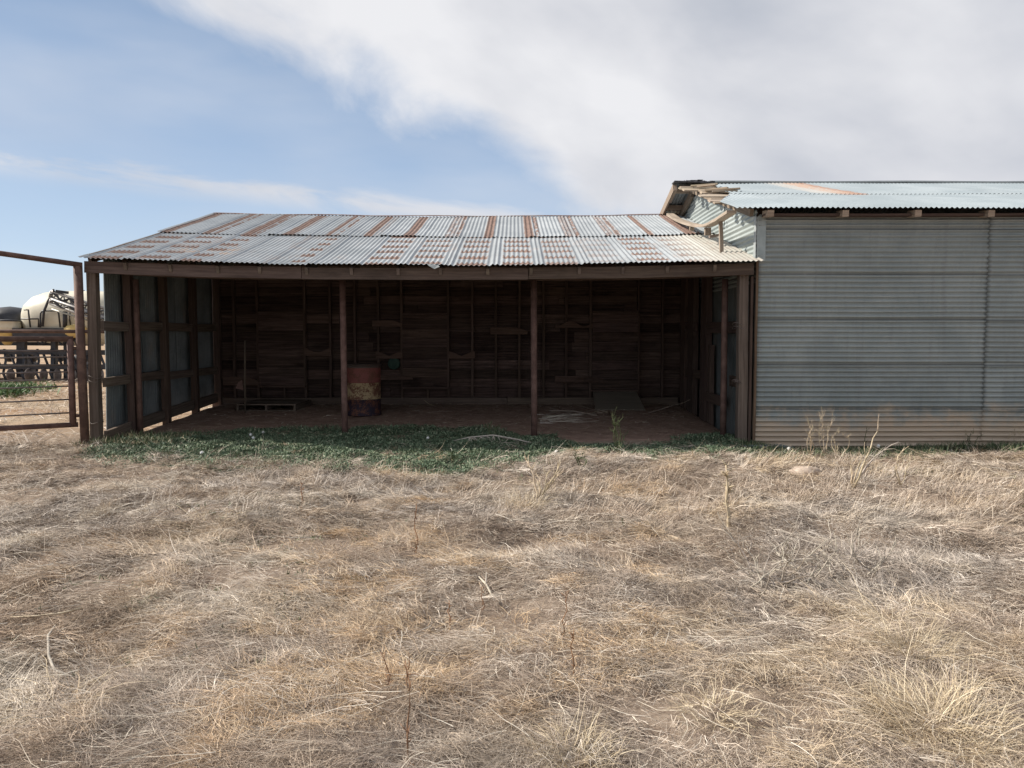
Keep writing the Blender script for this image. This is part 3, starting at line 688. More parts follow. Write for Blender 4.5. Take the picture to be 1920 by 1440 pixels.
# roof
def bslope(name, xa, xb, y0, y1, sgn, mat, parent, cut=None, lift=0.0):
    us = np.arange(xa, xb, PITCH / 8); ts = np.linspace(0, 1, 12); U, T = np.meshgrid(us, ts, indexing='ij')
    Yp = y0 + (y1 - y0) * T; Xp = U
    if cut is not None: Xp = np.maximum(U, cut(Yp))
    off = 0.0095 * np.cos(2 * np.pi * Xp / PITCH) + lift + (fbm(Xp * .6, Yp, 71) - .5) * .03
    V = np.stack([Xp, Yp, broof(Yp) + off], -1).reshape(-1, 3)
    sh = np.floor(U / SHW).astype(int); k = (1 + (hsh(sh, sh * 0 + 2, 9) - .5) * .08)[..., None] * np.ones(3)
    return np_mesh(name, V, grid_faces(len(us), len(ts)), k.reshape(-1, 3), np.stack([U, T * 4], -1).reshape(-1, 2), mat, parent)
broot = bslope('roof', 3.36, 13.2, 12.05, BYR, 1, 'barnroof', barn, cut=lambda y: 3.36 + (y - 12.0) * 0.11 + (vn(y * 5, y * 0, 3) - .5) * .06, lift=0.016)
bslope('lower_roof_course', 2.92, 13.2, BYE, 12.12, 1, 'barnroof', broot, cut=lambda y: 2.92 + np.clip(y - 11.0, 0, 1.0) * 0.42 + (y > 11.0) * (vn(y * 6, y * 0, 4) - .5) * .05, lift=0.008)
bslope('rear_roof_slope', 2.92, 13.2, BYR, 18.0, 1, 'barnroof', broot, lift=0.01)
mb = MB(); mb.strip([(x, BYR, BRZ + 0.03 + .006 * math.sin(x * 2)) for x in np.linspace(3.55, 13.2, 20)], 0.16, 0.03); mb.build('ridge_cap', 'trim', broot)
mb = MB()
for i in range(14):
    x = 3.15 + random.random() * .42; mb.strip([(x + random.uniform(-.1, .1), BYR + random.uniform(-.1, .12), BRZ + .02 + random.random() * .035) for _ in range(3)], random.uniform(.05, .14), .012, jit=.02, col=mb.tint(.4))
mb.strip([(2.9, BYR - .05, BRZ + .03), (3.2, BYR - .04, BRZ + .025), (3.62, BYR - .03, BRZ + .01)], .22, .02, jit=.01)
mb.build('torn_roofing_felt', 'tar', broot)
# exposed roof boards at the torn corner
mb = MB()
for y in np.arange(11.2, 14.1, 0.29):
    xe = 3.42 + (y - 11) * .1 + random.uniform(-.1, .05); xs0 = 2.90 + random.uniform(0, .25) * (random.random() < .6)
    mb.beam((xs0, y, float(broof(y)) - .03 + random.uniform(-.01, .012)), (xe + .25, y + random.uniform(-.05, .05), float(broof(y)) - .03), random.uniform(.12, .22), .022, up=(0, -.27, .96), col=mb.tint(.2), seg=3, jit=.005)
for i in range(5):
    y = random.uniform(12.0, 13.9); mb.beam((3.0 + random.random() * .25, y, float(broof(y)) + .015), (3.45 + random.random() * .2, y - random.uniform(0, .25), float(broof(y)) + .01), .07, .022, col=mb.tint(.2))
mb.build('exposed_roof_boards', 'wood_pale', broot)
# rake and soffit
mb = MB()
mb.beam((2.93, BYR, BRZ - .05), (2.93, 17.95, float(broof(17.95)) - .05), .035, .14, seg=4)
mb.build('rake_board', 'wood_grey', broot)
mb = MB()
for y in (14.2, 14.9, 15.6, 16.3, 17.0): mb.beam((2.95, y, float(broof(y)) - .07), (3.3, y, float(broof(y)) - .07), .05, .09)
mb.beam((3.26, BYR, BRZ - .16), (3.26, 17.8, float(broof(17.8)) - .16), .05, .14, seg=4)
mb.beam((3.25, 10.55, float(broof(10.55)) - .10), (3.25, BYR, BRZ - .10), .05, .10, seg=4)
mb.beam((2.96, 14.08, BRZ - .06), (2.96, 14.6, BRZ - .2), .04, .1)
mb.build('soffit_framing', 'wood_grey', broot)
mb = MB(); mb.strip([(x, BYF - 0.10, 3.105 + .004 * math.sin(x)) for x in np.linspace(3.36, 13, 20)], .16, .028, jit=.002); mb.build('eave_board', 'wood_red', broot)
for px in (1437, 1575, 1709, 1844, 1978, 2110):
    x = (px - 960) / F * 10.3; mb = MB(); mb.beam((x, 10.24, 3.105), (x, 10.46, 3.125), .085, .085, col=(1.2, 1.15, 1.1, 1)); mb.build('rafter_tail', 'wood_grey', broot)
mb = MB()
mb.poly_prism([(3.30, 10.475, 2.52), (3.42, 10.475, 2.50), (3.42, 10.475, 3.06), (3.36, 10.475, 3.12), (3.30, 10.475, 3.1)], (0, -1, 0), .006, col=(.95, 1, 1, 1))
mb.poly_prism([(3.29, 10.47, 2.52), (3.29, 10.47, 3.10), (3.29, 10.56, 3.12), (3.29, 10.56, 2.55)], (-1, 0, 0), .006, col=(1.2, 1.2, 1.2, 1))
mb.build('corner_flashing', 'trim', barn)
mb = MB(); mb.box(3.295, 3.325, 10.45, 10.485, -0.12, 2.5, col=(.5, .42, .36, 1), seg=12, jit=.004); mb.build('corner_batten', 'wood_grey', barn)
mb = MB(); mb.tube([(3.26, 11.95 + .02 * math.sin(t * 22), 3.56 - t * .42) for t in np.linspace(0, 1, 22)], .006, 5); mb.build('hanging_wire', 'black', barn)

# the fallen rake board and its props, lying between both roofs
t_ = thing('fallen_rake_board', (2.9, 12.0, 2.9), 'long bowed pale board sagging from the barn eave down onto the shed roof', 'board')
ctrl = [(1256, 402, 14.4), (1274, 413, 13.6), (1297, 421, 12.7), (1322, 423.5, 11.8), (1342, 416, 11.2), (1372, 397, 10.3)]
cp = [at(*c) for c in ctrl]; pts = []
for i in range(len(cp) - 1):
    p0, p1, p2, p3 = cp[max(i - 1, 0)], cp[i], cp[i + 1], cp[min(i + 2, len(cp) - 1)]
    for t in np.linspace(0, 1, 5)[:-1]:
        pts.append(0.5 * ((2 * p1) + (p2 - p0) * t + (2 * p0 - 5 * p1 + 4 * p2 - p3) * t * t + (3 * p1 - p0 - 3 * p2 + p3) * t ** 3))
pts.append(cp[-1])
mb = MB(); mb.strip(pts, .13, .04, jit=.003); mb.build('plank', 'wood_pale', t_)
for a, b_, w_, h_, u_ in ((at(1297, 432, 12.5), at(1297, 425, 12.5), .07, .05, (0, 1, 0)), (at(1327, 441, 11.75), at(1327, 427, 11.75), .09, .06, (0, 1, 0)), (at(1330, 444, 11.6), at(1347, 441, 11.6), .08, .035, (0, 0, 1))):
    mb = MB(); mb.beam(a, b_, w_, h_, up=u_); mb.build('support_block', 'wood_grey', t_)
pr = thing('prop_stick', at(1352, 472, 11.02), 'short upright stick propping the bowed board on the shed roof', 'stick')
mb = MB(); mb.beam(at(1353, 474, 11.02), at(1351, 413, 11.02), .05, .05, up=(0, 1, 0), seg=3, jit=.003); mb.build('stick', 'wood_pale', pr)

# ================================================================== GATE
gw = thing('pipe_gateway', (-5.78, 10.33, 0), 'tall rusty pipe gatepost with an overhead pipe running off it', 'gatepost')
mb = MB(); mb.tube([(-5.765, 10.33, -.1), (-5.78, 10.33, 1.2), (-5.785, 10.33, 2.47)], .056, 14); mb.build('pole', 'pipe', gw)
mb = MB(); a = at(154, 497, 10.33); b_ = at(0, 475, 9.9); mb.tube([a, b_, b_ + (b_ - a) * 3], .035, 10); mb.build('overhead_pipe', 'pipe', gw)
gate = thing('pipe_gate', (-7.2, 9.6, .25), 'rusty pipe farm gate with thin horizontal rods', 'gate')
ga = Vector((-5.87, 10.36, 0)); gdv = Vector((-.80, -.50, 0)); gL = 3.6
def gpz(t, z): q = ga + gdv.normalized() * t; return (q.x, q.y, z)
mb = MB(); mb.tube([gpz(.02, 1.455), gpz(gL, 1.455)], .036, 12); mb.build('top_rail', 'pipe', gate)
mb = MB(); mb.tube([gpz(.0, .30), gpz(gL, .30)], .034, 12); mb.build('bottom_rail', 'pipe', gate)
for t in (.06, gL):
    mb = MB(); mb.tube([gpz(t, .30), gpz(t, 1.455)], .042, 10); mb.build('upright', 'pipe', gate)
for py in (657, 669, 684, 697, 711, 724, 749, 774):
    z = at(140, py, 10.3).z; mb = MB(); mb.tube([gpz(.06, z), gpz(.9, z - .004), gpz(gL, z)], .0105, 7); mb.build('rod', 'pipe_grey', gate)
for z in (.42, 1.33):
    mb = MB(); mb.tube([gpz(.07, z), gpz(-.09, z)], .022, 8); mb.build('hinge', 'pipe', gate)
ff = thing('far_rail', (-9, 13, 0), 'thin rusty pipe rail fence behind the gate', 'fence')
mb = MB(); mb.tube([at(216, 622, 13.0), at(0, 621, 13.0), at(-600, 620, 13.0)], .03, 8); mb.build('rail', 'pipe', ff)
for px in (-120, -400):
    mb = MB(); q = at(px, 621, 13.0); mb.tube([(q.x, q.y, -.1), (q.x, q.y, q.z + .05)], .035, 8); mb.build('post', 'pipe', ff)

# ================================================================== FARM SPRAYER far behind
YS = 26.0
spr = thing('farm_sprayer', (-14.5, YS, 0), 'big cream tank and folded boom on a black farm implement beyond the gate', 'farm implement')
sc_ = YS / F
def sp(px, py, dy=0.0): return at(px, py, YS + dy)
c0 = sp(140, 596); rad = 50 * sc_
prof = [(0.001, -1.62), (rad * .35, -1.58), (rad * .62, -1.46), (rad * .82, -1.22), (rad * .94, -.9), (rad, -.5), (rad * 1.004, .2), (rad, .8), (rad * .97, 1.2), (rad * .85, 1.5), (rad * .55, 1.72), (.001, 1.8)]
mb = MB(); mb.lathe(prof, c0, 36, 'X'); tk = mb.build('tank', 'tank', spr)
mb = MB()
for dx in (0.35,):
    mb.tube([c0 + Vector((dx, -math.sin(a) * (rad + .01), math.cos(a) * (rad + .01))) for a in np.linspace(0, math.pi, 16)], .022, 6)
mb.build('tank_band', 'black', tk)
mb = MB(); c1 = sp(20, 600, .3); mb.lathe([(.75, -.5), (.78, -.1), (.76, .15), (.6, .32), (.3, .42), (.001, .46)], c1, 28); mb.build('small_tank', 'black', spr)
mb = MB(); c2 = sp(14, 612, -.7); mb.lathe([(.36, -.17), (.39, 0), (.38, .15), (.40, .16), (.40, .2), (.001, .24)], c2, 24, mis=[0, 0, 0, 1, 1]); mb.build('seed_hopper', ['tank', 'black'], spr)
mb = MB(); c3 = sp(14, 634, -.7); mb.lathe([(.10, -.22), (.36, .16), (.38, .2)], c3, 20); mb.build('hopper_cone', 'yellow', spr)
mb = MB(); c4 = sp(142, 622, -.9); mb.lathe([(.12, -.2), (.3, -.08), (.34, .1), (.25, .2), (.001, .24)], c4, 20); mb.build('hopper_cone', 'yellow', spr)
def sbar(mb, x0, y0, x1, y1, w, h, dy=0): mb.beam(sp(x0, y0, dy), sp(x1, y1, dy), w, h, seg=1)
mb = MB()
for dy in (-.9, .9): sbar(mb, 25, 624, 136, 624, .12, .30, dy)
for px in (30, 80, 130): mb.beam(sp(px, 624, -.9), sp(px, 624, .9), .12, .2)
sbar(mb, -90, 659, 200, 661, .18, .16, -.6); sbar(mb, -90, 687, 210, 688, .18, .16, -1.0); sbar(mb, -60, 644, 190, 645, .3, .12, 0.2)
for px in (38, 44, 102, 126): mb.beam(sp(px, 628, -.5), sp(px, 716, -.5), .16, .16, up=(0, 1, 0))
mb.build('chassis', 'black', spr)
def rail_fr(pts): 
    mb = MB(); mb.tube([sp(x, y, -1.0) for x, y in pts], .026, 6); mb.build('guard_rail', 'black', spr)
rail_fr([(57, 614), (54, 590), (53, 581), (45, 581)]); rail_fr([(40, 598), (72, 598), (72, 614)]); rail_fr([(75, 614), (76, 588), (79, 583), (107, 583), (110, 588), (113, 614)]); rail_fr([(76, 598), (76, 614)])
mb = MB(); mb.tube([sp(80, 612, -1.05), sp(82, 585, -1.05), sp(90, 565, -1.05), sp(98, 550, -1.05)], .04, 8); mb.tube([sp(122, 614, -1.05), sp(122, 584, -1.05)], .07, 8); mb.build('boom_mast', 'black', spr)
# folded boom: lattice trusses
mb = MB(); dks = MB()
for lay, (dy, s) in enumerate(((-1.25, 0), (-1.45, 7))):
    tops = [(96, 546 + s * 2.2), (210, 583 + s * 2.6)]; bots = [(94, 558 + s * 1.6), (210, 598 + s * 1.8)]
    def lp(seg, t): return sp(seg[0][0] + (seg[1][0] - seg[0][0]) * t, seg[0][1] + (seg[1][1] - seg[0][1]) * t, dy)
    for seg in (tops, bots): mb.tube([lp(seg, 0), lp(seg, 1)], .05, 6)
    for k in range(10):
        mb.tube([lp(tops, k / 10), lp(bots, (k + .5) / 10)], .026, 5); mb.tube([lp(bots, (k + .5) / 10), lp(tops, (k + 1) / 10)], .026, 5)
    mb.tube([lp(tops, 0), lp(bots, 0)], .05, 6)
    dks.tube([lp(tops, t) * (1 - .5) + lp(bots, t) * .5 + Vector((0, -.08, .06 * math.sin(t * 23))) for t in np.linspace(.02, 1, 30)], .03, 6)
mb.tube([sp(100, 572, -1.3), sp(205, 606, -1.3)], .04, 6); mb.tube([sp(97, 580, -1.3), sp(205, 613, -1.3)], .03, 6)
dks.tube([sp(100, 542, -1.3), sp(101, 548, -1.3)], .03, 6)
dks.strip([sp(105, 546, -1.3), sp(128, 549, -1.3)], .06, .09)
bo = mb.build('boom', 'boom', spr); dks.build('hose', 'black', bo)
for px in (-60, -20, 8, 42, 70, 96, 124, 150, 176):
    mb = MB(); mb.strip([sp(px, 655, -.6), sp(px + 3, 676, -.8), sp(px - 2, 700, -1.1), sp(px + 6, 717, -1.2)], .07, .05); mb.strip([sp(px + 10, 660, -.6), sp(px + 22, 690, -.9)], .06, .05); mb.build('shank', 'black', spr)
    mb = MB(); q = sp(px + 12, 703, -1.15); mb.lathe([(.001, -.03), (.20, -.02), (.22, 0), (.20, .02), (.001, .03)], q, 18, 'X'); mb.build('coulter_disc', 'pipe_grey', spr)
for px in (18, 62, 112, 160):
    mb = MB(); q = sp(px, 668, .9); mb.lathe([(.05, -.1), (.16, -.1), (.2, -.05), (.2, .05), (.16, .1), (.05, .1)], q, 18, 'X'); mb.tube([q, q + Vector((.3, -.8, .2))], .05, 6); mb.build('row_unit', 'black', spr)
for px in (-40, 50, 150):
    mb = MB(); q = sp(px, 690, 1.2); q.z = .42; mb.lathe([(.2, -.14), (.40, -.14), (.45, -.08), (.45, .08), (.40, .14), (.2, .14)], q, 26, 'X'); w_ = mb.build('wheel', 'black', spr)
    mb = MB(); mb.lathe([(.001, -.12), (.2, -.13), (.21, .13), (.001, .12)], q, 20, 'X'); mb.build('rim', 'boom', w_)
for i in range(7):
    hose = MB(); x = random.uniform(30, 140); hose.tube([sp(x + 14 * t, 634 + 12 * math.sin(3.1 * t) + random.uniform(-2, 2), -.7) for t in np.linspace(0, 1, 7)], .025, 5); hose.build('hydraulic_hose', 'black', spr)
pl = thing('grey_plank', ground_pt(25, 716), 'long grey plank lying on the ground under the farm implement', 'plank')
mb = MB(); q = ground_pt(0, 717); q2 = ground_pt(62, 716); mb.beam(q + Vector((-.8, 0, .07)), q2 + Vector((0, 0, .10)), .2, .12, seg=3); mb.build('board', 'wood_grey', pl)

# ================================================================== THINGS IN THE SHED
bp = at(683, 779, 13.3); bp.z = hz(bp.x, bp.y) + 0.01
dr = thing('steel_drum', bp, 'flaking red, yellow and navy striped steel drum behind a pipe post', 'drum')
r_ = .288; prof, mis = [(r_, 0)], []
for z, rr, mi in ((.012, r_ + .008, 2), (.03, r_, 2), (.27, r_ - .002, 2), (.285, r_ + .012, 2), (.30, r_ - .001, 1), (.565, r_ - .002, 1), (.58, r_ + .012, 0), (.595, r_, 0), (.82, r_, 0), (.845, r_ + .008, 3), (.855, r_ + .004, 3)):
    prof.append((rr, z)); mis.append(mi)
mb = MB(); mb.lathe(prof, bp, 40, mis=mis, wob=.012); bd = mb.build('drum_body', ['drum_red', 'drum_yellow', 'drum_navy', 'drum_lid'], dr)
mb = MB(); mb.lathe([(r_ + .012, .86), (r_ + .014, .875), (r_ - .02, .885), (.001, .88)], bp, 36, wob=.01); mb.build('lid', 'drum_lid', dr)
# pallet
pp = Vector((-4.40, 14.1, 0)); pp.z = hz(-4.4, 14.1)
pal = thing('wooden_pallet', pp, 'low wooden pallet lying by the left end of the back wall', 'pallet')
x0, x1, y0, y1 = -4.92, -3.86, 13.68, 14.72; mb = MB(); zf = hz(-4.4, 13.7) + .01
for x in (x0 + .02, (x0 + x1) / 2, x1 - .02): mb.box(x - .019, x + .019, y0 + .005, y1 - .005, zf + .02, zf + .11, col=mb.tint(.15))
mb.build('stringers', 'wood_post', pal); mb = MB()
for k in range(9): y = y0 + k * (y1 - y0 - .1) / 8; mb.box(x0, x1, y, y + .105, zf + .111, zf + .13, col=mb.tint(.2))
mb.build('deck_slats', 'wood_post', pal); mb = MB()
for k in (0, .5, 1): y = y0 + k * (y1 - y0 - .1); mb.box(x0, x1, y, y + .10, zf + .001, zf + .019, col=mb.tint(.2))
mb.build('bottom_slats', 'wood_post', pal)
# hoe or shovel standing against the pallet
tb = at(460, 779, 13.55); tb.z = hz(tb.x, tb.y) + .01
tl = thing('long_handled_tool', tb, 'long-handled tool standing upright in front of the pallet', 'tool')
mb = MB(); mb.tube([tb, tb + Vector((0, .02, .6)), tb + Vector((.005, .05, 1.27))], [.017, .018, .016], 8); mb.build('handle', 'wood_post', tl)
mb = MB(); q = tb + Vector((-.012, -.03, .40)); mb.poly_prism([q, q + Vector((-.13, -.02, .03)), q + Vector((-.10, -.01, .12)), q + Vector((-.02, 0, .18))], (0, -1, 0), .008); mb.build('blade', 'pipe', tl)
# sheet of board leaning at the foot of the back wall
lp_ = thing('leaning_panel', (2.2, 14.3, .2), 'dusty flat board lying sloped against the back wall like a ramp', 'panel')
a, b_, c_, d_ = at(1112, 736, 14.74), at(1193, 736, 14.74), at(1210, 778, 13.75), at(1116, 773, 13.85)
c_.z = max(c_.z, hz(c_.x, c_.y) + .015); d_.z = max(d_.z, hz(d_.x, d_.y) + .015)
mb = MB(); mb.poly_prism([d_, c_, b_, a], (0, -.3, .95), .018); mb.build('board', 'ply', lp_)
gdp = at(738.5, 681.5, 14.79)
mb = MB(); mb.lathe([(.001, -.012), (.10, -.014), (.118, -.004), (.118, .008), (.001, .01)], gdp, 28, 'Y')
tag(mb.build('green_disc', 'greendisc'), 'dull green round disc hanging on the dark back wall', 'disc')

def twig(mb, p, dirv, L, r, n=6, wob=.12, droop=0.0, branch=0, seg=5, lo=None):
    p = Vector(p); d_ = Vector(dirv).normalized(); pts = [p.copy()]; 
    for i in range(n):
        d_ = (d_ + Vector((random.uniform(-wob, wob), random.uniform(-wob, wob), random.uniform(-wob, wob) - droop))).normalized()
        p = p + d_ * (L / n)
        if lo is not None: p.z = max(p.z, hz(p.x, p.y) + lo)
        pts.append(p.copy())
        if branch and i > 0 and random.random() < .75:
            bd_ = (d_ + Vector((random.uniform(-1, 1), random.uniform(-1, 1), random.uniform(-.2, .8))) * .8).normalized()
            twig(mb, p, bd_, L * random.uniform(.25, .5), r * .6, 4, wob * 1.3, droop, branch - 1, seg, lo)
    mb.tube(pts, [r * (1 - .75 * i / n) + .0008 for i in range(n + 1)], seg)

sp_ = ground_pt(1050, 790); st = MB()
for i in range(22):
    q = ground_pt(random.uniform(1005, 1040), random.uniform(780, 797)); twig(st, q + Vector((0, 0, .03)), (1, random.uniform(-.2, .3), .02), random.uniform(.5, .85), .009, 6, .10, .01, 0, 5, .01)
tag(st.build('stick_bundle', 'bleached'), 'bundle of pale sticks lying on the dirt beside the pipe post', 'sticks')
st = MB()
for (x0, y0, x1, y1, r) in ((1022, 758, 1138, 777, .022), (1026, 770, 1130, 778, .016), (1066, 762, 1140, 771, .014), (1020, 742, 1062, 752, .014), (1018, 720, 1034, 742, .01), (1030, 775, 1120, 783, .012)):
    a, b_ = ground_pt(x0, y0), ground_pt(x1, y1); a.z += .05; b_.z += .04; m_ = (a + b_) / 2 + Vector((0, .05, .03)); st.tube([a, m_, b_], [r, r, r * .7], 6)
for i in range(40):
    q = ground_pt(random.uniform(1020, 1130), random.uniform(762, 786)); twig(st, q + Vector((0, 0, .02)), (random.uniform(-1, 1), random.uniform(-.5, .5), .05), random.uniform(.2, .5), .004, 4, .2, .01, 0, 4, .01)
tag(st.build('brush_pile', 'wood_grey'), 'scattered dead branches heaped in front of the leaning panel', 'branches')
st = MB()
for i in range(90):
    q = ground_pt(random.gauss(815, 22), random.gauss(757, 4)); twig(st, q + Vector((0, 0, .05 + .06 * random.random())), (random.uniform(-1, 1), random.uniform(-.6, .6), random.uniform(-.1, .3)), random.uniform(.15, .45), .004, 4, .2, .03, 0, 4, .01)
tag(st.build('straw_heap', 'dead'), 'low heap of dry stems against the back wall sill, right of the drum', 'straw')
st = MB(); twig(st, ground_pt(1215, 777) + Vector((0, 0, .03)), (1, .2, .06), .75, .008, 7, .12, 0, 1, 5, .01)
tag(st.build('thin_dry_branch', 'wood_grey'), 'thin dry branch on the dirt near the right wall doorway', 'branch')

# ================================================================== GRASS
def blades(x, y, L, W, az, el, curl, roll, col, segs=3, lift=None, leaf=False, ground=True, minz=.004):
    n = len(x); t = np.linspace(0, 1, segs + 1); P = np.zeros((n, segs + 1, 3))
    P[:, 0, 0] = x; P[:, 0, 1] = y; P[:, 0, 2] = hgt(x, y) + (0 if lift is None else lift)
    azt = az.copy()
    for k in range(segs):
        e = el - curl * t[k]
        st_ = L / segs
        P[:, k + 1, 0] = P[:, k, 0] + st_ * np.cos(e) * np.cos(azt); P[:, k + 1, 1] = P[:, k, 1] + st_ * np.cos(e) * np.sin(azt); P[:, k + 1, 2] = P[:, k, 2] + st_ * np.sin(e)
        azt = azt + rng.normal(0, .22, n)
    if ground:
        mz = rng.random(n) * .02 + minz
        P[:, :, 2] = np.maximum(P[:, :, 2], hgt(P[:, :, 0], P[:, :, 1]) + mz[:, None])
    sx, sy = -np.sin(az), np.cos(az); cr, sr = np.cos(roll), np.sin(roll)
    side = np.stack([sx * cr, sy * cr, sr], -1)
    wp = np.sin(np.pi * (0.08 + 0.92 * t)) ** .8 + .04 if leaf else (1 - .85 * t ** 1.5)
    V = np.empty((n, segs + 1, 2, 3)); o = side[:, None, :] * (W[:, None] * wp[None, :] * .5)[..., None]
    V[:, :, 0] = P - o; V[:, :, 1] = P + o
    base = np.arange(n)[:, None] * (segs + 1) * 2 + np.arange(segs)[None, :] * 2
    Fq = np.stack([base, base + 1, base + 3, base + 2], -1).reshape(-1, 4)
    C = np.repeat(col, (segs + 1) * 2, axis=0)
    return V.reshape(-1, 3), Fq, C
def emit(name, parts, mat, label, cat, kind='stuff'):
    o = 0; Vs, Fs, Cs = [], [], []
    for v_, f_, c_ in parts: Vs.append(v_); Fs.append(f_ + o); Cs.append(c_); o += len(v_)
    return tag(np_mesh(name, np.concatenate(Vs), np.concatenate(Fs), np.concatenate(Cs), None, mat), label, cat, kind=kind)

def green_mask(x, y):
    lo = np.interp(x, [-5.6, -4.6, -3.2, -2.0, -0.9, 0.3, 1.2, 2.2, 3.3], [10.2, 9.3, 8.7, 8.3, 8.3, 8.9, 9.6, 9.5, 9.2]); hi = np.interp(x, [-5.6, -4.5, -1.0, 0.6, 1.0, 1.6, 2.4, 3.3], [11.0, 11.7, 11.9, 11.3, 10.5, 10.4, 11.0, 11.4])
    nn = (fbm(x * 1.7, y * 1.7, 91) - .5) * 1.5 + (fbm(x * 5, y * 5, 95) - .5) * .7
    return sst(y + nn, lo - .4, lo + .7) * (1 - sst(y + nn * .6, hi - .3, hi + .2)) * sst(x, -5.6, -5.2) * sst(x, 3.5, 3.2)

def pal(r, cols, cum):
    cols = np.array(cols); i = np.searchsorted(np.array(cum), r); return cols[np.clip(i, 0, len(cols) - 1)]
def grass_cols(x, y, n):
    r = rng.random(n)
    base = pal(r, [(.22, .176, .144), (.325, .268, .22), (.42, .355, .294), (.54, .475, .40), (.70, .64, .56)], [.18, .44, .72, .90, 1.0])
    ye = sst(fbm(x * 2.9, y * 3.1, 111, 3), .50, .62) * (rng.random(n) < .60)
    ye = ye * np.interp(x / np.maximum(y, 1), [-.7, -.35, 0, .3, .7], [.25, .8, 1.0, .7, .5])
    yc = pal(rng.random(n), [(.47, .335, .205), (.57, .435, .285), (.64, .525, .375)], [.4, .75, 1])
    right = sst(x / np.maximum(y, 1), .05, .4)[:, None]
    yc = yc * (1 - right * .6) + np.array([.62, .535, .39]) * right * .6
    c = base * (1 - ye[:, None]) + yc * ye[:, None]
    gy = (sst(fbm(x * .8 + 40, y * .8, 131, 3), .5, .65) * .40)[:, None]
    grey = c.mean(1, keepdims=True) * np.array([1.02, .97, .93]); c = c * (1 - gy) + grey * gy * .92
    pale = (sst(fbm(x * 1.4 + 9, y * 2.2, 151, 3), .54, .68) * .5 * np.interp(x / np.maximum(y, 1), [-.7, 0, .4], [1.25, .55, .4]))[:, None]
    c = c * (1 - pale) + np.array([.60, .55, .47]) * pale
    br = (sst(fbm(x * .75 + 71, y * 1.3, 311, 4), .50, .66) * np.interp(x / np.maximum(y, 1), [-.7, -.1, .5], [.62, .40, .25]))[:, None]
    c = c * (1 - br) + c * np.array([.62, .54, .47]) * br
    return c * np.array([1.12, 1.10, 1.08]) * (1 + rng.normal(0, .10, (n, 1)))

def scatter(N, ymin, ymax, p, xpad=1.2):
    u = rng.random(N * 2); yy = (ymin ** p + u * (ymax ** p - ymin ** p)) ** (1 / p)
    xx = (rng.random(N * 2) * 2 - 1) * (yy * .69 + xpad)
    k = (yy > ymin); return xx[k][:N], yy[k][:N]
parts = []
N = 380000
x, y = scatter(N, 1.9, 10.45, .8)
gm = green_mask(x, y); cover = fbm(x * 1.3, y * 1.3, 171, 3)
ok = (rng.random(N) > gm * .88) & (rng.random(N) < sst(cover, .31, .48) * .9 + .10); x, y = x[ok], y[ok]; n = len(x)
ang0 = fbm(x * 1.1, y * 1.1, 191, 2) * 9.0 + np.where(x < -.5, -.4, .3); az = ang0 + rng.normal(0, .75, n) + (rng.random(n) < .25) * rng.random(n) * 6.28
dist = np.hypot(x, y)
L = rng.lognormal(math.log(.062), .5, n) * (1 + .05 * np.clip(dist - 3, 0, 8)); W = (.0011 + .0011 * rng.random(n)) * (1 + np.clip(dist - 2.5, 0, 8) * .24)
el = np.abs(rng.normal(.08, .25, n)); curl = rng.normal(.4, .4, n)
parts.append(blades(x, y, L, W, az, el, curl, rng.normal(0, .5, n), grass_cols(x, y, n), 3, rng.random(n) ** 1.5 * .034))
# sheaves: strands that lie the same way and share a colour
Nc = 25000; cx, cy = scatter(Nc, 1.9, 10.4, .85); ok = (rng.random(Nc) > green_mask(cx, cy) * .95) & (rng.random(Nc) < sst(fbm(cx * 1.3, cy * 1.3, 171, 3), .33, .49) * .93 + .07); cx, cy = cx[ok], cy[ok]; nc = len(cx); nb = 16
caz = fbm(cx * .8, cy * .8, 191, 2) * 8 + rng.normal(0, .9, nc); ccol = grass_cols(cx, cy, nc) * (1 + rng.normal(0, .12, (nc, 1)))
x = np.repeat(cx, nb) + rng.normal(0, .035, nc * nb); y = np.repeat(cy, nb) + rng.normal(0, .035, nc * nb); n = nc * nb; dist = np.hypot(x, y)
parts.append(blades(x, y, rng.lognormal(math.log(.085), .45, n) * (1 + .05 * np.clip(dist - 3, 0, 8)), (.0011 + .0010 * rng.random(n)) * (1 + np.clip(dist - 2.5, 0, 8) * .24), np.repeat(caz, nb) + rng.normal(0, .3, n), np.abs(rng.normal(.12, .2, n)) + np.repeat((rng.random(nc) < .2) * .35, nb), rng.normal(.45, .35, n), rng.normal(0, .5, n), np.repeat(ccol, nb, axis=0) * (1 + rng.normal(0, .12, (n, 1))), 3, np.repeat(rng.random(nc) * .05, nb)))
# long pale straws
N = 4500; x, y = scatter(N, 1.9, 10.2, .75); ok = rng.random(N) > green_mask(x, y) * .8; x, y = x[ok], y[ok]; n = len(x)
az = fbm(x * .55, y * .55, 191, 2) * 9.0 + rng.normal(0, .5, n)
parts.append(blades(x, y, rng.uniform(.10, .34, n), rng.uniform(.0016, .0027, n) * (1 + np.clip(y - 4, 0, 6) * .12), az, np.abs(rng.normal(.05, .12, n)), rng.normal(.15, .25, n), rng.normal(0, .5, n), pal(rng.random(n), [(.52, .46, .37), (.66, .60, .50), (.74, .69, .60)], [.4, .8, 1]) * (1 + rng.normal(0, .08, (n, 1))), 5, rng.random(n) * .06 + .02))
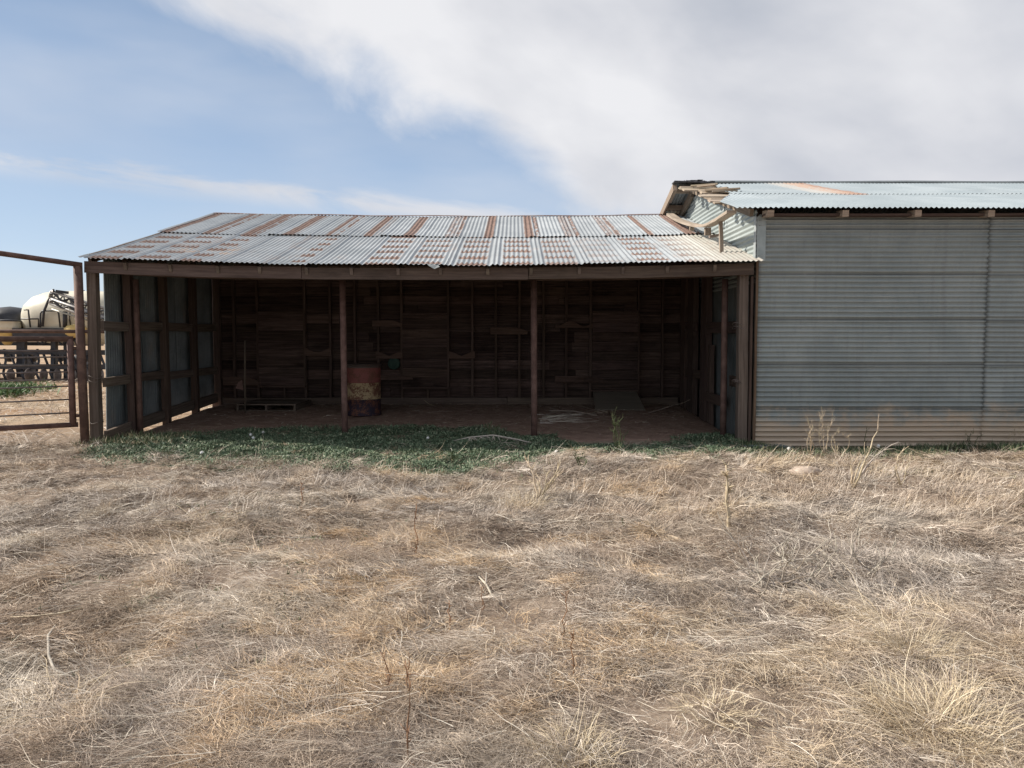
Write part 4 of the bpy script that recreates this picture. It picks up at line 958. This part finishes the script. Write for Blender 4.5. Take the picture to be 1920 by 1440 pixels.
# short upright tufts, many yellow
Nt = 6000; tx, ty = scatter(Nt, 2.0, 10.3, .95); f = fbm(tx * 2.9, ty * 3.1, 111, 3)
ok = (rng.random(Nt) < sst(f, .42, .60) * .8 + .12) & (rng.random(Nt) > green_mask(tx, ty)); tx, ty = tx[ok], ty[ok]
nb = 24; x = np.repeat(tx, nb) + rng.normal(0, .045, len(tx) * nb); y = np.repeat(ty, nb) + rng.normal(0, .045, len(tx) * nb); n = len(x)
sz = np.repeat(rng.uniform(.6, 1.5, len(tx)), nb); az = np.arctan2(y - np.repeat(ty, nb), x - np.repeat(tx, nb)) + rng.normal(0, .6, n)
parts.append(blades(x, y, rng.uniform(.025, .075, n) * sz, rng.uniform(.0014, .0026, n) * (1 + np.clip(y - 2.5, 0, 8) * .24), az, rng.uniform(.5, 1.4, n), rng.uniform(.2, 1.3, n), rng.normal(0, .6, n), grass_cols(x, y, n) * 1.05, 3))
# rank tall dry grass standing in front of the weeds
Nt = 420; tx = rng.uniform(-3.4, 4.8, Nt); ty = rng.uniform(6.0, 8.9, Nt); ok = (rng.random(Nt) < sst(fbm(tx * .9, ty * .9, 211), .40, .62)) & (rng.random(Nt) > green_mask(tx, ty) * .9); tx, ty = tx[ok], ty[ok]
nb = 46; x = np.repeat(tx, nb) + rng.normal(0, .09, len(tx) * nb); y = np.repeat(ty, nb) + rng.normal(0, .09, len(tx) * nb); n = len(x)
parts.append(blades(x, y, rng.uniform(.08, .24, n), rng.uniform(.0024, .004, n) * 1.5, rng.normal(-.3, 1.1, n), rng.uniform(.35, 1.35, n), rng.uniform(.1, 1.2, n), rng.normal(0, .6, n), grass_cols(x, y, n) * 1.06, 4))
emit('dry_grass', parts, 'blade', 'matted dry straw grass covering the foreground', 'grass')
# the yard beyond the gate
N = 26000; x = rng.uniform(-20, -5.9, N); y = 9.0 + rng.random(N) ** 1.4 * 18; ok = (x > -.75 * y - 1.5) & (rng.random(N) < sst(fbm(x * .7, y * .5, 231), .36, .55)); x, y = x[ok], y[ok]; n = len(x)
parts = [blades(x, y, rng.uniform(.12, .4, n), rng.uniform(.004, .008, n) * (y / 10), rng.random(n) * 6.28, np.abs(rng.normal(.1, .3, n)), rng.normal(.3, .3, n), rng.normal(0, .5, n), grass_cols(x, y, n) * 1.08, 3, rng.random(n) * .05)]
emit('yard_straw', parts, 'blade', 'loose pale straw on the yard beyond the gate', 'straw')
N = 5000; x = rng.normal(-13.25, .36, N); y = rng.normal(19.2, .9, N); n = N
emit('green_yard_weeds', [blades(x, y, rng.uniform(.1, .4, n), rng.uniform(.02, .05, n), rng.random(n) * 6.28, rng.uniform(.5, 1.4, n), rng.uniform(.2, 1, n), rng.normal(0, .6, n), pal(rng.random(n), [(.07, .13, .045), (.11, .19, .07), (.17, .25, .10)], [.4, .8, 1]), 2, leaf=True)], 'leaf', 'bright green weed patch seen through the gate bars', 'weeds')
# green leafy weeds along the shed front
N = 420000; x = rng.uniform(-5.6, 3.5, N); y = rng.uniform(8.0, 12.0, N); gm = green_mask(x, y) * np.interp(x, [-.6, .6, 1.6, 3.4], [1, .95, .85, 1]); cl = fbm(x * 3.2, y * 3.2, 251, 3)
ok = rng.random(N) < np.minimum(1, gm * 1.25) * (sst(cl, .18, .40) * .8 + .2); x, y, cl = x[ok], y[ok], cl[ok]; n = len(x)
gc = pal(rng.random(n), [(.058, .098, .06), (.098, .15, .09), (.15, .205, .125), (.22, .27, .17), (.36, .37, .26)], [.2, .45, .74, .91, 1]) * (1 + rng.normal(0, .1, (n, 1)))
parts = [blades(x, y, rng.uniform(.018, .046, n), rng.uniform(.007, .014, n), rng.random(n) * 6.28, rng.uniform(-.1, 1.2, n), rng.uniform(-.2, 1.0, n), rng.normal(0, .5, n), gc, 3, rng.random(n) * sst(cl, .3, .75) * .085, leaf=True)]
# along the barn foot and the corner
N = 48000; x = rng.uniform(3.0, 9.0, N); y = 10.42 - np.abs(rng.normal(0, .40, N)); cl = fbm(x * 1.5, y * 1.5, 271, 3); ok = rng.random(N) < sst(cl, .36, .6); x, y = x[ok], y[ok]; n = len(x)
parts.append(blades(x, y, rng.uniform(.04, .15, n) * np.interp(x, [5.0, 6.0], [1, 1.5]), rng.uniform(.006, .014, n), rng.random(n) * 6.28, rng.uniform(.4, 1.5, n), rng.uniform(0, .8, n), rng.normal(0, .6, n), pal(rng.random(n), [(.05, .078, .042), (.085, .12, .06), (.145, .175, .09), (.32, .29, .18)], [.35, .7, .9, 1]), 3, leaf=True))
N = 3500; x = rng.uniform(-5.9, -4.6, N); y = rng.uniform(10.2, 11.3, N); n = N
parts.append(blades(x, y, rng.uniform(.05, .16, n), rng.uniform(.005, .012, n), rng.random(n) * 6.28, rng.uniform(.4, 1.5, n), rng.uniform(0, .8, n), rng.normal(0, .6, n), pal(rng.random(n), [(.07, .11, .05), (.13, .16, .08), (.36, .31, .2)], [.35, .65, 1]), 3, leaf=True))
N = 700; x = rng.uniform(-6, 6, N); y = rng.uniform(3.2, 8.6, N); cl = fbm(x * .6, y * .6, 291, 2); ok = cl > .62; tx, ty = x[ok], y[ok]
x = np.repeat(tx, 12) + rng.normal(0, .04, len(tx) * 12); y = np.repeat(ty, 12) + rng.normal(0, .04, len(tx) * 12); n = len(x)
parts.append(blades(x, y, rng.uniform(.03, .07, n), rng.uniform(.005, .012, n), rng.random(n) * 6.28, rng.uniform(.3, 1.4, n), rng.uniform(0, .8, n), rng.normal(0, .6, n), pal(rng.random(n), [(.10, .12, .06), (.16, .18, .10)], [.5, 1]), 2, leaf=True))
emit('green_weeds', parts, 'leaf', 'low dark green leafy weeds spread along the shed front', 'weeds')
# straw litter on the dirt floor
N = 6500; x = rng.uniform(-5.4, 3.1, N); y = rng.uniform(11.4, 14.8, N); n = N
emit('straw_litter', [blades(x, y, rng.lognormal(math.log(.07), .6, n), rng.uniform(.003, .008, n), rng.random(n) * 6.28, np.abs(rng.normal(.03, .08, n)), rng.normal(.1, .2, n), rng.normal(0, .4, n), pal(rng.random(n), [(.28, .21, .15), (.4, .32, .24), (.6, .55, .46)], [.5, .9, 1]), 3, np.full(n, .02), minz=.016)], 'blade', 'thin straw litter over the dirt floor of the shed', 'straw')

# ================================================================== PLANTS ONE CAN POINT AT
def tuft(name, px, py, nb, rad, Lm, lean, label, tint=1.0, cat='grass tuft', group=None):
    p = ground_pt(px, py); n = nb
    a = rng.random(n) * 6.28; rr = rng.random(n) ** .7 * rad; x = p.x + rr * np.cos(a); y = p.y + rr * np.sin(a)
    az = a + rng.normal(0, .7, n); el = np.clip(rng.normal(lean, .3, n), .1, 1.5)
    c = pal(rng.random(n), [(.44, .36, .245), (.57, .48, .34), (.66, .58, .44), (.32, .26, .185)], [.3, .65, .9, 1]) * tint * (1 + rng.normal(0, .08, (n, 1)))
    v_, f_, c_ = blades(x, y, rng.lognormal(math.log(Lm), .35, n), rng.uniform(.0017, .0030, n), az, el, rng.uniform(.3, 1.8, n), rng.normal(0, .8, n), c * np.array([1.08, 1.07, 1.06]), 5)
    return tag(np_mesh(name, v_, f_, c_, None, 'blade'), label, cat, group)
TG = 'large standing tufts of dry grass'
tuft('grass_tuft', 1755, 1365, 1000, .22, .17, .95, 'largest pale standing tuft of dry grass, lower right', 1.05, group=TG)
tuft('grass_tuft', 1710, 1235, 600, .17, .17, 1.05, 'brownish upright dry grass tuft just behind the largest tuft', .92, group=TG)
tuft('grass_tuft', 1075, 1432, 520, .13, .12, .95, 'round dry grass tuft at the bottom edge of the photo', 1.0, group=TG)
tuft('grass_tuft', 1345, 1345, 300, .14, .10, .8, 'short pale dry grass tuft left of the largest tuft', .98, group=TG)
tuft('grass_tuft', 1650, 1165, 260, .10, .24, .35, 'flattened fan of pale grass beside the tangled dead branches', 1.1, group=TG)
tuft('grass_tuft', 100, 1330, 260, .16, .2, .3, 'flattened sheaf of pale straw near the bent white stalk', 1.15, group=TG)
tuft('grass_tuft', 985, 960, 240, .16, .24, 1.1, 'tall bleached grass clump at the foot of the dead bush', 1.1, group=TG)
tuft('grass_tuft', 375, 1000, 240, .25, .26, .25, 'swept flat white straw swath in the left midground', 1.2, group=TG)

def stalk(px, py, topx, topy, r, label, mat='dead_brown', leaves=10, group='thin dead stalks standing in the grass'):
    p = ground_pt(px, py); t_ = at(topx, topy, p.y + random.uniform(-.05, .05)); t_.z = max(t_.z, p.z + .08)
    mb = MB(); d_ = t_ - p; L = d_.length
    pts = [p + d_ * k + Vector((random.uniform(-.012, .012), random.uniform(-.012, .012), 0)) * (0 < k) for k in (0, .2, .4, .6, .8, 1)]
    mb.tube([p - Vector((0, 0, .04))] + pts, [r] + [r * (1 - .6 * k) for k in (0, .2, .4, .6, .8, 1)], 6)
    for i in range(leaves):
        k = random.random(); q = p + d_ * k; twig(mb, q, (random.uniform(-1, 1), random.uniform(-1, 1), random.uniform(.2, 1.2)), L * random.uniform(.06, .18), r * .45, 3, .3, .04, 0, 4)
    o = mb.build('dead_stalk', mat); return tag(o, label, 'dead stalk', group)
stalk(767, 1436, 765, 1240, .0042, 'tall thin red-brown stalk at the bottom edge, left of centre')
stalk(1076, 1262, 1074, 1180, .0042, 'thin dark stalk in the centre foreground, nearer of a close pair')
stalk(1054, 1198, 1062, 1110, .0045, 'thin dark stalk in the centre foreground, farther of a close pair')
stalk(732, 1298, 718, 1222, .004, 'leaning thin stalk rising from a brown tuft left of centre')
stalk(843, 1180, 842, 1125, .004, 'short thin stalk just below the bare hollow in the grass')
stalk(904, 1145, 906, 1100, .004, 'short thin stalk beside the pale forked stick')
stalk(780, 1048, 781, 955, .006, 'dark red-brown thin stalk in the middle of the pasture')
stalk(567, 950, 566, 905, .007, 'rusty small stalk in the left midground before the weeds')
stalk(1366, 985, 1362, 872, .017, 'thick shaggy brown broken stalk standing right of centre', 'dead', 34, None)
stalk(1167, 992, 1168, 972, .006, 'small green upright sprig near the wheel rut', 'greenstem', 14, None)
stalk(1848, 960, 1856, 928, .007, 'pale short leaning stalk near the right edge of the pasture', 'dead', 4, None)

def bush(name, px, py, spec, label, mat='dead', cat='weed', br=1, fuzz=None):
    p = ground_pt(px, py); mb = MB()
    for (tx, ty, r) in spec:
        t_ = at(tx, ty, p.y + random.uniform(-.2, .2)); d_ = t_ - p; pts = []
        bow = Vector((random.uniform(-.08, .08), random.uniform(-.06, .06), .05))
        for k in np.linspace(0, 1, 7): pts.append(p + d_ * k + bow * math.sin(math.pi * k) + Vector((random.uniform(-.01, .01), random.uniform(-.01, .01), 0)))
        mb.tube(pts, [1.25 * r * (1 - .7 * k) for k in np.linspace(0, 1, 7)], 6)
        for i in range(br * 4):
            q = pts[random.randint(2, 6)]; twig(mb, q, d_.normalized() + Vector((random.uniform(-.8, .8), random.uniform(-.6, .6), random.uniform(-.1, .6))), d_.length * random.uniform(.12, .3), r * .45, 4, .22, .02, 0, 4)
    o = mb.build(name, mat); return tag(o, label, cat)
bush('dead_bush', 1010, 940, [(985, 863, .009), (1000, 880, .007), (1050, 862, .008), (1046, 890, .006), (1022, 885, .006), (994, 905, .006), (1035, 905, .006)], 'pale dead bush of bare forked stems in mid-pasture', 'dead', br=2)
bush('dead_weed', 1600, 918, [(1645, 808, .010), (1622, 850, .007), (1597, 862, .006), (1612, 855, .006)], 'tall pale dead weed leaning right in front of the barn wall', 'dead')
bush('dead_weed', 1604, 905, [(1685, 828, .008), (1660, 845, .006), (1650, 858, .005), (1640, 850, .005)], 'low arching dead weed sweeping right under the tall pale one', 'bleached')
bush('seedhead_weed', 1688, 914, [(1698, 838, .007), (1690, 870, .005), (1706, 850, .004)], 'thin weed with a yellowish seed head right of the leaning weed', 'dead')
bush('green_weed', 1160, 850, [(1150, 782, .007), (1166, 785, .006), (1160, 800, .006), (1148, 810, .006), (1172, 815, .005)], 'tall green weed with bare forked top at the edge of the dirt floor', 'greenstem', br=3)
bush('green_weed', 925, 825, [(920, 795, .006), (935, 800, .006), (910, 800, .006)], 'small dark green weed at the edge of the dirt left of the second pipe', 'greenstem', br=4)
bush('green_weed', 1092, 880, [(1090, 852, .006), (1098, 858, .006), (1084, 860, .006)], 'little bright green weed in straw below the shed opening', 'greenstem', br=4)
bush('green_weed', 850, 875, [(848, 852, .006), (856, 858, .006), (842, 860, .005)], 'pale green sprig at the lower edge of the leafy weeds', 'greenstem', br=3)
WG = 'thin tall weeds along the foot of the barn wall'
for i, (px, by, ty, lb) in enumerate(((1519, 862, 790, 'first thin wispy weed along the barn wall from its corner'), (1545, 858, 770, 'tallest wispy weed on the barn wall, above the pale metal strip end'), (1572, 860, 805, 'thin weed at the barn wall left of the leaning dead weed'), (1618, 850, 800, 'dark thin weed on the barn wall behind the leaning dead weed'), (1745, 850, 815, 'short thin weed on the barn wall right of the seed head weed'), (1800, 850, 795, 'thin dry weed against the barn wall by its vertical seam'), (1826, 850, 805, 'bushy green weed against the barn wall below its vertical seam'), (1900, 850, 800, 'thin weed against the barn wall at the right edge'))):
    o = bush('wispy_weed', px, by, [(px + random.uniform(-6, 8), ty + 8, .0040), (px + random.uniform(-14, 0), ty + 18, .0035), (px + random.uniform(4, 16), ty + 12, .0035), (px + random.uniform(-8, 8), ty + 30, .004)], lb, 'greenstem' if i in (3, 6) else 'dead', br=2)
    o['group'] = WG
# dead branches in the grass
mb = MB(); p = ground_pt(1560, 1090)
for i in range(34):
    q = ground_pt(random.uniform(1400, 1640), random.uniform(1055, 1125)); twig(mb, q + Vector((0, 0, random.uniform(.01, .05))), (random.uniform(-1, 1), random.uniform(-.7, .7), random.uniform(-.05, .3)), random.uniform(.15, .5), random.uniform(.0025, .006), 8, .36, .02, 1, 5, .012)
tag(mb.build('tangled_branches', 'bleached'), 'tangle of bleached crooked dead branches lying in the straw', 'branches')
mb = MB()
for i in range(30):
    q = ground_pt(random.uniform(1440, 1620), random.uniform(1075, 1130)); twig(mb, q + Vector((0, 0, .012)), (random.uniform(-1, 1), random.uniform(-1, 1), .05), random.uniform(.1, .3), .004, 5, .3, .02, 0, 4, .008)
tag(mb.build('twig_litter', 'wood_grey'), 'dark twig litter under the tangle of bleached branches', 'twigs')
mb = MB(); pts = [ground_pt(850, 832) + Vector((0, 0, .04)), at(880, 820, 10.6), at(925, 816, 10.6), at(965, 823, 10.6), ground_pt(1000, 838) + Vector((0, 0, .05))]
mb.tube(pts, [.006, .011, .013, .011, .006], 6)
for i in range(26):
    k = random.choice(pts[1:4]).lerp(random.choice(pts[1:4]), random.random()); twig(mb, k, (random.uniform(-.3, 1), random.uniform(-.6, .1), -.45), random.uniform(.25, .6), .006, 5, .16, -.02, 0, 4, .03)
tag(mb.build('fallen_branch', 'bleached'), 'arched grey dead branch lying on the green weeds', 'branch')
mb = MB(); mb.tube([ground_pt(95, 1180) + Vector((.03, 0, .03)), ground_pt(91, 1215) + Vector((0, 0, .06)), ground_pt(92, 1250) + Vector((0, 0, .05)), ground_pt(103, 1274) + Vector((0, 0, .04)), ground_pt(140, 1282) + Vector((0, 0, .03))], [.004, .006, .006, .006, .004], 7)
tag(mb.build('bent_stalk', 'bleached'), 'white bent stalk curving over the straw near the left edge', 'stalk')
mb = MB(); mb.tube([ground_pt(20, 1168) + Vector((0, 0, .03)), ground_pt(70, 1169) + Vector((0, 0, .04)), ground_pt(118, 1167) + Vector((0, 0, .05)), ground_pt(155, 1157) + Vector((0, 0, .05))], [.004, .005, .006, .005], 6)
tag(mb.build('straight_stick', 'dead'), 'thin straight stick lying flat just above the bent stalk', 'stick')
mb = MB(); mb.tube([ground_pt(898, 1100) + Vector((0, 0, .06)), ground_pt(912, 1112) + Vector((0, 0, .05)), ground_pt(926, 1134) + Vector((0, 0, .03))], [.004, .0075, .005], 6); mb.tube([ground_pt(912, 1098) + Vector((0, 0, .08)), ground_pt(911, 1115) + Vector((0, 0, .05))], [.003, .005], 6)
tag(mb.build('forked_stick', 'bleached'), 'pale forked stick lying in the straw at the centre', 'stick')
mb = MB(); mb.tube([ground_pt(290, 856) + Vector((0, 0, .03)), at(318, 842, 10.0), at(340, 831, 10.15), at(358, 843, 10.0)], [.012, .014, .015, .009], 6); twig(mb, at(340, 831, 10.15), (-1, 0, -.4), .2, .008, 4, .1)
tag(mb.build('bent_cornstalk', 'dead'), 'pale broken cornstalk bent over the green weeds at left', 'stalk')
mb = MB(); q = ground_pt(82, 871); mb.beam(q + Vector((-.12, 0, .04)), q + Vector((.12, .02, .05)), .07, .045); tag(mb.build('wood_offcut', 'wood_pale'), 'small pale wood offcut on bare ground left of the gatepost', 'offcut')
# stone
p = ground_pt(1511, 890); mb = MB(); mb.lathe([(.12, -.05), (.15, 0), (.14, .04), (.10, .075), (.04, .09), (.001, .092)], p, 18, wob=.25)
for i, v_ in enumerate(mb.v): mb.v[i] = Vector((p.x + (v_.x - p.x) * 1.15, p.y + (v_.y - p.y) * .7, v_.z)) + Vector((random.uniform(-.008, .008), random.uniform(-.008, .008), random.uniform(-.006, .006)))
tag(mb.build('pale_stone', 'stone'), 'pale pinkish stone lying in the straw before the barn', 'stone')
mb = MB(); a, b_ = ground_pt(1412, 851), ground_pt(1532, 849); mb.strip([a + Vector((0, .25, .05)), a.lerp(b_, .5) + Vector((0, .25, .06)), b_ + Vector((0, .28, .05))], .13, .012, up=(0, -.25, .95)); tag(mb.build('metal_strip', 'strip'), 'pale blue metal strip lying at the foot of the barn wall', 'metal strip')
# dandelion clocks
DG = 'white seed heads among the green weeds'
for px, py, lb in ((470, 815, 'upper left white seed head of a close pair left of the first pipe'), (493, 811, 'farthest white seed head left of the first inner pipe'), (475, 821, 'lower white seed head of a close pair left of the first pipe'), (307, 832, 'white seed head beside the bent cornstalk'), (452, 840, 'white seed head alone near the lower edge of the weeds, left half'), (378, 849, 'lowest white seed head right of the bent cornstalk'), (802, 821, 'white seed head left of the arched dead branch'), (1043, 847, 'white seed head right of the second inner pipe'), (1479, 841, 'white seed head at the foot of the barn wall above the metal strip'), (1647, 836, 'white seed head behind the leaning dead weed')):
    q = at(px, py, gp(px, py + 9).y); t_ = thing('seed_head', (q.x, q.y, hz(q.x, q.y)), lb, 'seed head', DG)
    mb = MB(); mb.tube([(q.x, q.y, hz(q.x, q.y)), (q.x + .005, q.y, q.z)], .003, 5); mb.build('stem', 'greenstem', t_)
    mb = MB(); r = .019; mb.lathe([(.001, -r), (r * .7, -r * .7), (r, 0), (r * .7, r * .7), (.001, r)], q, 12)
    for i in range(60):
        d_ = Vector((random.gauss(0, 1), random.gauss(0, 1), random.gauss(0, 1))).normalized(); mb.strip([q + d_ * r * .8, q + d_ * r * 1.35], .004, .001)
    mb.build('puff', 'puff', t_)
